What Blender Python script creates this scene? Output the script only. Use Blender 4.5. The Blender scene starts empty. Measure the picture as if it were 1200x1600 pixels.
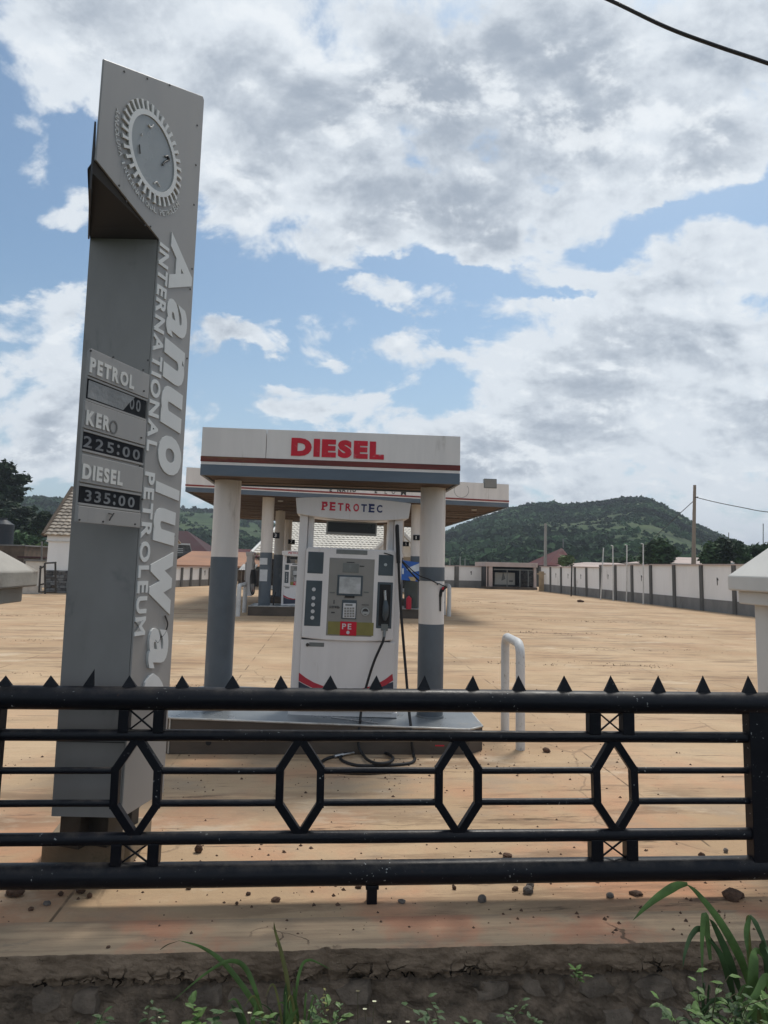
import bpy, math, random
import numpy as np
from mathutils import Vector, Matrix, noise as mn
random.seed(7); np.random.seed(7)
SC = bpy.context.scene
COL = SC.collection
# ---------------------------------------------------------------- camera
EYE = 1.85; FPX = 1050.0; PXC, PYC = 600.0, 761.0
PITCH = math.atan(121.0 / FPX); ROLL = 0.024
YAW = 0.08                      # the station's axes are turned this much to the left of the view
_R0 = Vector((1, 0, 0)); _U0 = Vector((0, -math.sin(PITCH), math.cos(PITCH)))
FV = Vector((0, math.cos(PITCH), math.sin(PITCH)))
RV = _R0 * math.cos(ROLL) + _U0 * math.sin(ROLL)
UV = -_R0 * math.sin(ROLL) + _U0 * math.cos(ROLL)
cam_d = bpy.data.cameras.new('camera'); cam = bpy.data.objects.new('camera', cam_d); COL.objects.link(cam)
m = Matrix((RV, UV, -FV)).transposed().to_4x4(); m.translation = Vector((0, 0, EYE)); cam.matrix_world = m
cam_d.sensor_fit = 'AUTO'; cam_d.sensor_width = 36; cam_d.lens = FPX / 1600 * 36
cam_d.shift_y = -(800 - PYC) / 1600; cam_d.clip_start = 0.05; cam_d.clip_end = 6000
SC.camera = cam
# ---------------------------------------------------------------- light
SC.view_settings.view_transform = 'Standard'; SC.view_settings.look = 'None'
SC.view_settings.exposure = 0.36; SC.view_settings.gamma = 1.0
SUN_EL, SUN_AZ = math.radians(62), math.radians(28)      # azimuth clockwise from the view direction
sd = bpy.data.lights.new('sun', 'SUN'); sd.energy = 2.0; sd.angle = math.radians(14); sd.color = (1.0, 0.95, 0.88)
sun = bpy.data.objects.new('sun', sd); COL.objects.link(sun)
sdir = Vector((math.sin(SUN_AZ) * math.cos(SUN_EL), math.cos(SUN_AZ) * math.cos(SUN_EL), math.sin(SUN_EL)))
sun.rotation_euler = (-sdir).to_track_quat('-Z', 'Y').to_euler(); sun.location = (0, 0, 30)

W = bpy.data.worlds.new('World'); SC.world = W; W.use_nodes = True
nt = W.node_tree; nt.nodes.clear()
class NG:
    """tiny helper for node graphs"""
    def __init__(s, nt): s.nt = nt
    def n(s, t, **kw):
        nd = s.nt.nodes.new(t)
        for k, v in kw.items(): setattr(nd, k, v)
        return nd
    def put(s, sock, v):
        if v is None: return
        if isinstance(v, bpy.types.NodeSocket): s.nt.links.new(v, sock)
        else: sock.default_value = v
    def m(s, op, a, b=None, c=None, clamp=False):
        nd = s.n('ShaderNodeMath', operation=op); nd.use_clamp = clamp
        s.put(nd.inputs[0], a); s.put(nd.inputs[1], b)
        if c is not None: s.put(nd.inputs[2], c)
        return nd.outputs[0]
    def vm(s, op, a, b=None):
        nd = s.n('ShaderNodeVectorMath', operation=op); s.put(nd.inputs[0], a); s.put(nd.inputs[1], b)
        return nd.outputs[0]
    def noise(s, vec, scale, detail=4, rough=0.5, dist=0.0, lac=2.0):
        nd = s.n('ShaderNodeTexNoise'); s.put(nd.inputs['Vector'], vec)
        nd.inputs['Scale'].default_value = scale; nd.inputs['Detail'].default_value = detail
        nd.inputs['Roughness'].default_value = rough; nd.inputs['Distortion'].default_value = dist
        nd.inputs['Lacunarity'].default_value = lac
        return nd.outputs[0]
    def mr(s, v, a, b, c=0.0, d=1.0, smooth=True):
        nd = s.n('ShaderNodeMapRange'); nd.interpolation_type = 'SMOOTHSTEP' if smooth else 'LINEAR'
        s.put(nd.inputs[0], v); s.put(nd.inputs[1], a); s.put(nd.inputs[2], b); s.put(nd.inputs[3], c); s.put(nd.inputs[4], d)
        return nd.outputs[0]
    def mix(s, f, a, b, mode='MIX'):
        nd = s.n('ShaderNodeMix', data_type='RGBA', blend_type=mode)
        s.put(nd.inputs[0], f); s.put(nd.inputs[6], a if isinstance(a, bpy.types.NodeSocket) else (*a, 1)[:4])
        s.put(nd.inputs[7], b if isinstance(b, bpy.types.NodeSocket) else (*b, 1)[:4])
        return nd.outputs[2]
    def mapping(s, vec, scale=(1, 1, 1), rot=(0, 0, 0), loc=(0, 0, 0)):
        nd = s.n('ShaderNodeMapping'); s.put(nd.inputs[0], vec)
        nd.inputs['Scale'].default_value = scale; nd.inputs['Rotation'].default_value = rot; nd.inputs['Location'].default_value = loc
        return nd.outputs[0]

g = NG(nt)
sky = g.n('ShaderNodeTexSky', sky_type='NISHITA'); sky.sun_disc = False
sky.sun_elevation = SUN_EL; sky.sun_rotation = SUN_AZ; sky.air_density = 1.0; sky.dust_density = 1.6; sky.ozone_density = 1.3
tc = g.n('ShaderNodeTexCoord'); D = tc.outputs['Generated']
sx = g.n('ShaderNodeSeparateXYZ'); g.put(sx.inputs[0], D)
az = g.m('ARCTAN2', sx.outputs[0], sx.outputs[1]); el = g.m('ARCSINE', sx.outputs[2])
zz = g.m('ADD', g.m('MAXIMUM', sx.outputs[2], 0.0), 0.62)
cp = g.n('ShaderNodeCombineXYZ'); g.put(cp.inputs[0], g.m('DIVIDE', sx.outputs[0], zz)); g.put(cp.inputs[1], g.m('DIVIDE', sx.outputs[1], zz))
P = g.mapping(cp.outputs[0], (1.55, 1.9, 1), (0, 0, 0.1), (3.1, 0.4, 0))
fine = g.noise(P, 4.6, 12, 0.60, 0.25)
wob = g.noise(P, 3.2, 6, 0.6); wob2 = g.noise(g.mapping(P, loc=(5, 3, 0)), 3.2, 6, .6)
def AZ(px): return math.degrees(math.atan((px - 600) / 1050))
def EL(px, py): d = ray_(px, py); return math.degrees(math.asin(d.z / d.length))
def ray_(px, py): return FV + RV * ((px - PXC) / FPX) + UV * ((PYC - py) / FPX)
# cloud masses seen in the photograph: pixel centre, half sizes, amount
BLP = [(700, 130, 420, 170, .50), (150, 60, 260, 110, .50), (330, 180, 180, 110, .42), (470, 330, 190, 70, .50), (700, 330, 190, 60, .42), (620, 385, 70, 26, .25), (800, 375, 110, 34, .36), (1080, 130, 220, 150, .46), (970, 320, 120, 42, .38), (1090, 260, 120, 50, .30),
       (1090, 420, 170, 40, .46), (900, 415, 40, 20, .2), (600, 462, 90, 26, .40), (530, 448, 40, 16, .2), (785, 470, 75, 24, .40), (535, 560, 48, 11, .36), (365, 520, 56, 22, .34), (940, 540, 240, 70, .46), (1100, 560, 220, 110, .40), (830, 600, 170, 50, .40), (1050, 680, 300, 60, .50), (860, 690, 180, 50, .40),
       (480, 620, 110, 26, .42), (560, 650, 120, 26, .34), (50, 500, 110, 42, .50), (50, 610, 110, 50, .46), (60, 700, 160, 50, .44), (105, 285, 44, 18, .26), (60, 320, 40, 12, .16), (10, 220, 50, 30, .2), (330, 760, 200, 40, .30), (760, 760, 200, 34, .40), (1130, 790, 200, 40, .36),
       (95, 215, 60, 34, -.42), (50, 400, 120, 50, -.34), (400, 460, 120, 42, -.30), (680, 425, 120, 18, -.30), (450, 570, 160, 22, -.18), (860, 350, 26, 26, -.40), (1140, 310, 70, 26, -.36), (870, 445, 60, 12, -.3), (640, 520, 100, 20, -.26), (330, 600, 60, 60, -.2), (700, 600, 50, 40, -.2), (860, 255, 30, 22, -.22), (1060, 345, 60, 14, -.26)]
tot = None
waz = g.m('ADD', az, g.m('MULTIPLY', g.m('SUBTRACT', wob, .5), .22)); wel = g.m('ADD', el, g.m('MULTIPLY', g.m('SUBTRACT', wob2, .5), .16))
for px_, py_, rx_, ry_, w in BLP:
    a, e = math.radians(AZ(px_)), math.radians(EL(px_, py_)); ra = math.atan(rx_ / FPX); re = math.atan(ry_ / FPX) * math.cos(e) ** .5
    q1 = g.m('DIVIDE', g.m('SUBTRACT', waz, a), ra); q2 = g.m('DIVIDE', g.m('SUBTRACT', wel, e), re)
    d2 = g.m('ADD', g.m('MULTIPLY', q1, q1), g.m('MULTIPLY', q2, q2))
    v = g.m('MULTIPLY', g.m('EXPONENT', g.m('MULTIPLY', g.m('MULTIPLY', d2, d2), -.8)), w)
    tot = v if tot is None else g.m('ADD', tot, v)
# outside the frame the same broken cloud simply goes on
far = g.m('MULTIPLY', g.mr(g.noise(P, 1.1, 3, .5), .38, .60), .5)
offm = g.m('MAXIMUM', g.mr(g.m('ABSOLUTE', az), math.radians(30), math.radians(38)), g.mr(el, math.radians(40), math.radians(48)))
tot = g.m('ADD', tot, g.m('MULTIPLY', far, offm))
cov = g.m('ADD', g.m('MULTIPLY', g.m('SUBTRACT', fine, .5), 2.5), g.m('ADD', tot, g.mr(el, .02, .26, .16, 0.0)))
mask = g.mr(cov, .09, .42)
# thick parts are grey, thin lit edges and tops bright; relief from offset noise (light from above)
def relief(sc, det, off):
    n1 = g.noise(P, sc, det, .6, .25); n2 = g.noise(g.mapping(P, loc=(off * .3, -off, 0)), sc, det, .6, .25)
    return g.m('SUBTRACT', n1, n2)
rl = g.m('ADD', relief(3.6, 9, .045), g.m('MULTIPLY', relief(9, 6, .02), .5))
core1 = g.m('DIVIDE', g.m('SUBTRACT', waz, math.radians(AZ(700))), math.radians(17)); core2 = g.m('DIVIDE', g.m('SUBTRACT', wel, math.radians(EL(700, 150))), math.radians(7.5))
core = g.m('EXPONENT', g.m('MULTIPLY', g.m('ADD', g.m('MULTIPLY', core1, core1), g.m('MULTIPLY', core2, core2)), -1.0))
dark = g.m('ADD', g.m('ADD', g.m('MULTIPLY', g.mr(cov, .40, 1.0), .42), g.m('MULTIPLY', core, .62)), g.m('MULTIPLY', g.m('SUBTRACT', g.noise(P, 2.3, 6, .55, .3), .5), 2.0))
dark = g.mr(g.m('SUBTRACT', dark, g.m('MULTIPLY', rl, 2.2)), -.05, 1.05)
cc = g.mix(dark, (7.0, 7.5, 8.0), (3.4, 3.9, 4.6))
cc = g.mix(g.mr(rl, .02, .16, 0, .55), cc, (8.6, 8.9, 9.1))
hz = g.mr(el, 0.0, .42, .55, 0.0)
skyc = g.mix(hz, g.mix(1.0, sky.outputs[0], (.92, 1.07, 1.07), 'MULTIPLY'), (4.8, 5.9, 7.0))
final = g.mix(g.m('MULTIPLY', mask, .96), skyc, cc)
low = g.mr(sx.outputs[2], -0.02, 0.0)
final = g.mix(low, (1.5, 1.3, 1.0), final)
bg = g.n('ShaderNodeBackground'); g.put(bg.inputs[0], final); bg.inputs[1].default_value = 0.088
wo = g.n('ShaderNodeOutputWorld'); nt.links.new(bg.outputs[0], wo.inputs[0])

# ---------------------------------------------------------------- coordinates
CA, SA = math.cos(YAW), math.sin(YAW)
def S(u, v, z=0.0): return Vector((u * CA - v * SA, u * SA + v * CA, z))     # station axes -> world
def Li(p): return Vector((p[0] * CA + p[1] * SA, -p[0] * SA + p[1] * CA, p[2]))
E0 = Vector((0, 0, EYE))
def ray(px, py): return FV + RV * ((px - PXC) / FPX) + UV * ((PYC - py) / FPX)
def hz_(px, py, z=0.0):
    d = ray(px, py); return E0 + d * ((z - EYE) / d.z)
def hv(px, py, v):
    """station coordinates (u, v, z) where the line of sight meets the plane v"""
    d = ray(px, py); dl = Li(d); t = v / dl.y; return Li(E0 + d * t)
def hplane(px, py, p0, n):
    d = ray(px, py); t = (p0 - E0).dot(n) / d.dot(n); return E0 + d * t
def hy(px, py, Y):
    d = ray(px, py); return E0 + d * (Y / d.y)
def g0(px, py, z=0.0): return Li(hz_(px, py, z))      # ground point in station axes

# ---------------------------------------------------------------- materials
def mat(name, col, rough=.7, metal=0.0, var=.15, scale=3.0, bump=0.0, bscale=None, dirt=None, dirt_amt=.0, dscale=1.5, stretch=(1, 1, 1), spec=.4, coat=0, det=6):
    mt = bpy.data.materials.new(name); mt.use_nodes = True; t = mt.node_tree; t.nodes.clear(); G = NG(t)
    geo = G.n('ShaderNodeNewGeometry'); pos = G.mapping(geo.outputs['Position'], stretch)
    n1 = G.noise(pos, scale, det, .6)
    base = G.mix(G.mr(n1, .3, .7), tuple(c * (1 - var) for c in col), tuple(min(1, c * (1 + var)) for c in col))
    if dirt is not None:
        n2 = G.noise(pos, dscale, 8, .68, .3)
        base = G.mix(G.mr(n2, .62 - dirt_amt * .3, .80 - dirt_amt * .25, 0, .85), base, dirt)
    b = G.n('ShaderNodeBsdfPrincipled'); G.put(b.inputs['Base Color'], base)
    G.put(b.inputs['Roughness'], G.mr(n1, .2, .8, max(.05, rough - .12), min(1, rough + .12)))
    b.inputs['Metallic'].default_value = metal; b.inputs['Specular IOR Level'].default_value = spec
    if coat: b.inputs['Coat Weight'].default_value = coat
    if bump:
        nb = G.noise(pos, bscale or scale * 6, 6, .65); bp = G.n('ShaderNodeBump'); bp.inputs['Strength'].default_value = bump; bp.inputs['Distance'].default_value = .02
        G.put(bp.inputs['Height'], nb); G.put(b.inputs['Normal'], bp.outputs[0])
    o = G.n('ShaderNodeOutputMaterial'); t.links.new(b.outputs[0], o.inputs[0])
    return mt
M = {}
M['white'] = mat('weathered_white_panel', (.74, .70, .665), .45, var=.06, scale=1.3, dirt=(.40, .36, .31), dirt_amt=.10, dscale=2.0, stretch=(3.2, 3.2, .4))
M['white_far'] = mat('white_painted_render', (.80, .80, .79), .8, var=.06, scale=.8, dirt=(.45, .43, .40), dirt_amt=.16, dscale=1.6, stretch=(1, 1, .35))
M['colwhite'] = mat('cream_column_paint', (.69, .655, .62), .6, var=.07, scale=2.2, bump=.05, dirt=(.38, .34, .29), dirt_amt=.13, dscale=2.2, stretch=(2.5, 2.5, .4))
M['colgrey'] = mat('blue_grey_column_paint', (.098, .118, .138), .55, var=.18, scale=2.4, bump=.05, dirt=(.24, .24, .23), dirt_amt=.10, dscale=3.0, stretch=(1, 1, .6))
M['greyband'] = mat('grey_fascia_band', (.105, .135, .17), .5, var=.14, scale=3, dirt=(.20, .20, .19), dirt_amt=.08, stretch=(.4, 1, 1.5))
M['rust'] = mat('rusted_red_stripe', (.15, .035, .03), .7, var=.25, scale=4, dirt=(.20, .115, .055), dirt_amt=.45, dscale=2.2, stretch=(.6, 1, 2))
M['redline'] = mat('red_stripe', (.26, .045, .04), .6, var=.2, scale=3, dirt=(.3, .2, .16), dirt_amt=.3)
M['redpaint'] = mat('peeling_red_letter_vinyl', (.56, .012, .03), .45, var=.12, scale=5, dirt=(.52, .40, .38), dirt_amt=.16, dscale=14)
M['wood'] = mat('brown_soffit_boards', (.088, .056, .04), .7, var=.45, scale=2.6, bump=.25, dirt=(.30, .24, .18), dirt_amt=.2, dscale=2.5, stretch=(.25, 3, 1))
M['panel'] = mat('light_grey_cladding', (.30, .287, .272), .42, var=.05, scale=1.2, dirt=(.19, .185, .175), dirt_amt=.15, dscale=2.2, stretch=(3, 3, .35), spec=.35)
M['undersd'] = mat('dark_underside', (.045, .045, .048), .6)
M['shaft'] = mat('dark_grey_cladding', (.25, .238, .225), .55, var=.12, scale=1.6, dirt=(.065, .075, .085), dirt_amt=.22, dscale=2.6, stretch=(1, 1, .5), spec=.4)
M['letter'] = mat('raised_letter_grey', (.62, .62, .60), .5, var=.04, scale=3)
M['letterw'] = mat('raised_letter_white', (.60, .585, .55), .5, var=.08, scale=6, dirt=(.4, .38, .35), dirt_amt=.1, dscale=8)
M['frost'] = mat('faded_disc_plastic', (.27, .285, .285), .3, var=.06, scale=2.5)
M['board'] = mat('black_price_window', (.010, .011, .014), .65, var=.3, scale=6, dirt=(.02, .022, .026), dirt_amt=.2, spec=.15)
M['digit'] = mat('faded_price_digit', (.17, .175, .18), .6, var=.2, scale=9, dirt=(.06, .06, .07), dirt_amt=.3, dscale=16)
M['peel'] = mat('peeling_grey_film', (.23, .235, .235), .55, var=.14, scale=9, bump=.4, bscale=12, dirt=(.30, .30, .30), dirt_amt=.2, dscale=9)
M['ghost'] = mat('lost_letter_mark', (.14, .135, .13), .7, var=.1)
M['black'] = mat('black_rubber', (.012, .012, .013), .55, var=.3, scale=8)
M['dkmetal'] = mat('dark_steel', (.05, .048, .045), .5, .3, var=.3, scale=6, dirt=(.12, .07, .04), dirt_amt=.2)
M['steel'] = mat('bright_steel', (.42, .42, .42), .3, .85, var=.1)
M['body'] = mat('off_white_pump_enamel', (.68, .66, .65), .36, var=.04, scale=2.5, dirt=(.42, .38, .33), dirt_amt=.10, dscale=4, stretch=(2.5, 2.5, .4))
M['bodydk'] = mat('slate_pump_panel', (.060, .078, .092), .4, var=.12, scale=5)
M['pumpgrey'] = mat('warm_grey_pump_face', (.235, .23, .215), .42, var=.05, scale=5)
M['lcd'] = mat('grey_lcd', (.16, .17, .165), .2, var=.06, scale=8)
M['glass'] = mat('pale_screen_glass', (.42, .43, .44), .08, var=.25, scale=9, spec=.8)
M['dkglass'] = mat('dark_glass', (.014, .013, .013), .28, var=.1, spec=.4)
M['olive'] = mat('olive_band', (.21, .19, .06), .5, var=.1, scale=8)
M['redstick'] = mat('red_sticker', (.50, .01, .03), .4, var=.08)
M['red'] = mat('red_enamel', (.45, .012, .035), .35, var=.1, scale=3)
M['navy'] = mat('dark_blue_print', (.02, .03, .12), .45, var=.1)
M['redprint'] = mat('red_print', (.50, .02, .05), .45, var=.1)
M['inkgrey'] = mat('dark_grey_print', (.05, .05, .05), .5, var=.1)
M['swblue'] = mat('slate_swoosh', (.035, .045, .07), .4, var=.1)
M['swred'] = mat('red_swoosh', (.40, .03, .05), .4, var=.1)
M['pipe'] = mat('chipped_white_pipe_paint', (.58, .575, .56), .5, var=.08, scale=4, dirt=(.16, .12, .09), dirt_amt=.22, dscale=12)
M['kiosk'] = mat('island_concrete', (.085, .068, .054), .8, var=.2, scale=3, bump=.25, dirt=(.07, .055, .045), dirt_amt=.2, dscale=2, stretch=(.6, 1, 1.3))
M['kiosktop'] = mat('island_smooth_top', (.175, .19, .20), .32, var=.15, scale=2, dirt=(.30, .25, .20), dirt_amt=.15, dscale=2)
M['edge'] = mat('worn_steel_edge', (.50, .49, .46), .4, .4, var=.2, scale=6, dirt=(.22, .14, .08), dirt_amt=.35, dscale=4)
M['grout'] = mat('grey_render', (.19, .19, .185), .85, var=.16, scale=2, bump=.2, dirt=(.09, .09, .085), dirt_amt=.25, dscale=1.2, stretch=(1, 1, .4))
M['pilaster'] = mat('dark_cement_pilaster', (.105, .105, .10), .85, var=.22, scale=2, bump=.2, dirt=(.19, .19, .18), dirt_amt=.3, stretch=(1, 1, .4))
M['pierw'] = mat('off_white_pier_paint', (.68, .66, .61), .75, var=.05, scale=2.5, bump=.06, dirt=(.42, .38, .32), dirt_amt=.04, dscale=3)
M['piero'] = mat('stained_pier_render', (.44, .42, .38), .85, var=.12, scale=3, bump=.25, dirt=(.20, .165, .13), dirt_amt=.22, dscale=4)
M['plinth'] = mat('tan_plinth_concrete', (.24, .185, .125), .9, var=.15, scale=4, bump=.35, dirt=(.12, .10, .06), dirt_amt=.3, dscale=4)
M['stone'] = mat('rubble_stone', (.19, .148, .112), .95, var=.35, scale=7, bump=.7, bscale=30, dirt=(.05, .042, .03), dirt_amt=.25, dscale=6)
M['lip'] = mat('slab_edge_mortar', (.19, .128, .082), .95, var=.3, scale=6, bump=1.0, bscale=45, dirt=(.03, .028, .022), dirt_amt=.26, dscale=4, stretch=(.8, 1, 1.3))
M['mortar'] = mat('crumbling_mortar_and_soil', (.20, .148, .105), .98, var=.4, scale=9, bump=1.0, bscale=32, dirt=(.02, .018, .014), dirt_amt=.3, dscale=6)
M['soil'] = mat('dark_soil', (.035, .026, .018), .98, var=.4, scale=6, bump=.8, bscale=30)
M['lip'] = None
M['pebble'] = mat('laterite_pebble', (.10, .058, .038), .95, var=.35, scale=30, bump=.6, bscale=80)
M['pebblegrey'] = mat('grey_pebble', (.15, .13, .115), .95, var=.3, scale=30, bump=.6, bscale=80)
M['chip'] = mat('pale_chip', (.45, .42, .38), .9)
M['leaf'] = mat('weed_leaf', (.085, .15, .038), .55, var=.3, scale=12, spec=.35)
M['leafd'] = mat('dark_weed_leaf', (.040, .078, .024), .6, var=.3, scale=12)  # darker leaf green, mixed in among the brighter leaves
M['leafy'] = mat('yellowing_grass', (.13, .13, .035), .6, var=.3, scale=10)
M['stem'] = mat('weed_stem', (.10, .09, .045), .7)
M['flower'] = mat('pale_flower', (.60, .60, .40), .7)
M['bark'] = mat('dark_bark', (.07, .055, .045), .95, var=.3, scale=4, bump=.6)
M['crown_dark'] = mat('dark_crown', (.026, .045, .020), .75, var=.6, scale=.5, det=8)
M['crown_mid'] = mat('green_crown', (.05, .09, .035), .75, var=.55, scale=.8, det=8)
M['crown_yel'] = mat('yellow_green_crown', (.10, .14, .05), .75, var=.5, scale=.8, det=8)
M['forest'] = mat('hill_tree_crowns', (.036, .068, .030), .9, var=.75, scale=.03, det=10, spec=.05)
M['tiles'] = mat('pale_roof_tiles', (.60, .56, .49), .75, var=.12, scale=1.2, dirt=(.27, .24, .20), dirt_amt=.12, dscale=.8)
M['tileb'] = mat('beige_brown_roof_tiles', (.31, .265, .215), .75, var=.35, scale=2.2, dirt=(.20, .155, .12), dirt_amt=.25, dscale=1.4, stretch=(1, 1, 2))
M['ridge'] = mat('pale_ridge_metal', (.62, .61, .58), .5, var=.08)
M['maroon'] = mat('maroon_metal_roof', (.045, .014, .017), .85, var=.18, scale=.5, stretch=(1, 1, .2))
M['maroonb'] = mat('red_brown_metal_roof', (.085, .018, .018), .85, var=.2, scale=.5)
M['orange'] = mat('rusty_orange_roof', (.34, .175, .10), .75, var=.2, scale=.5, dirt=(.25, .11, .065), dirt_amt=.3, dscale=.4, stretch=(.3, 1, 1))
M['pinkroof'] = mat('faded_pink_roof', (.36, .15, .14), .7, var=.12, scale=.5)
M['paleroof'] = mat('pale_pink_roof', (.42, .33, .29), .7, var=.15, scale=.4, dirt=(.25, .17, .14), dirt_amt=.3, dscale=.5)
M['zinc'] = mat('corrugated_zinc', (.32, .31, .29), .5, .3, var=.2, scale=1)
M['brickw'] = mat('old_brown_blockwork', (.10, .075, .055), .9, var=.35, scale=1.4, bump=.5, dirt=(.05, .04, .035), dirt_amt=.3)
M['claddark'] = mat('dark_cladding_stone', (.10, .095, .09), .8, var=.55, scale=2.5)
M['darkroom'] = mat('painted_interior_shade', (.012, .013, .016), .6, var=.2)  # near-black colour stands in for the shade inside the open room and holes
M['pinkw'] = mat('pinkish_render', (.45, .37, .34), .85, var=.1, scale=1, dirt=(.26, .21, .19), dirt_amt=.2)
M['genset'] = mat('cream_genset_canopy', (.40, .40, .37), .5, var=.06)
M['concpole'] = mat('concrete_pole', (.30, .285, .26), .85, var=.2, scale=1.5, stretch=(1, 1, .2))
M['woodpole'] = mat('weathered_wood_pole', (.22, .185, .15), .9, var=.3, scale=2, stretch=(1, 1, .15), bump=.3)
M['whitepole'] = mat('pale_pole_paint', (.60, .60, .58), .5, var=.08)
M['tank'] = mat('black_plastic_tank', (.02, .024, .03), .5, var=.2)
M['blueb'] = mat('blue_banner', (.02, .10, .38), .5, var=.15, scale=3)
M['bannerw'] = mat('pale_banner_print', (.50, .56, .62), .5, var=.15, scale=4)
M['bannery'] = mat('tan_banner_print', (.42, .33, .18), .5, var=.15, scale=4)
M['barrel'] = mat('green_grey_bin', (.05, .06, .055), .5, var=.2)
M['paper'] = mat('paper_notice', (.55, .56, .57), .7, var=.08, scale=6)
M['tan_board'] = mat('tan_timber', (.36, .27, .17), .8, var=.15)
M['streak'] = mat('dried_weed_tuft', (.045, .035, .022), .95, var=.4)

def fence_mat():
    mt = bpy.data.materials.new('chipped_black_gloss_paint'); mt.use_nodes = True; t = mt.node_tree; t.nodes.clear(); G = NG(t)
    geo = G.n('ShaderNodeNewGeometry'); pos = geo.outputs['Position']
    n1 = G.noise(pos, 55, 3, .6); n2 = G.noise(pos, 3, 8, .7)
    chips = G.m('MULTIPLY', G.mr(n1, .67, .70), G.mr(n2, .50, .60))
    streak = G.mr(G.noise(G.mapping(pos, (6, 30, 30)), 1.0, 8, .7), .52, .8, 0, .5)
    col = G.mix(streak, (.004, .005, .009), (.016, .018, .022))
    gn = G.n('ShaderNodeSeparateXYZ'); G.put(gn.inputs[0], geo.outputs['Normal']); dust = G.m('MULTIPLY', G.mr(gn.outputs[2], .2, 1.0, 0, .55), G.mr(G.noise(pos, 9, 8, .7), .38, .70))
    col = G.mix(dust, col, (.075, .065, .055))
    rst = G.m('MULTIPLY', G.mr(G.noise(pos, 14, 8, .75), .64, .72), G.mr(n2, .55, .45)); col = G.mix(G.m('MULTIPLY', rst, .7), col, (.06, .028, .016))
    col = G.mix(chips, col, (.36, .37, .36))
    b = G.n('ShaderNodeBsdfPrincipled'); G.put(b.inputs['Base Color'], col); G.put(b.inputs['Roughness'], G.mr(n2, .3, .7, .30, .52))
    b.inputs['Specular IOR Level'].default_value = .25
    bp = G.n('ShaderNodeBump'); bp.inputs['Strength'].default_value = .25; bp.inputs['Distance'].default_value = .004
    G.put(bp.inputs['Height'], G.noise(pos, 60, 4, .6)); G.put(b.inputs['Normal'], bp.outputs[0])
    o = G.n('ShaderNodeOutputMaterial'); t.links.new(b.outputs[0], o.inputs[0]); return mt
M['fence'] = fence_mat()

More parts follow.
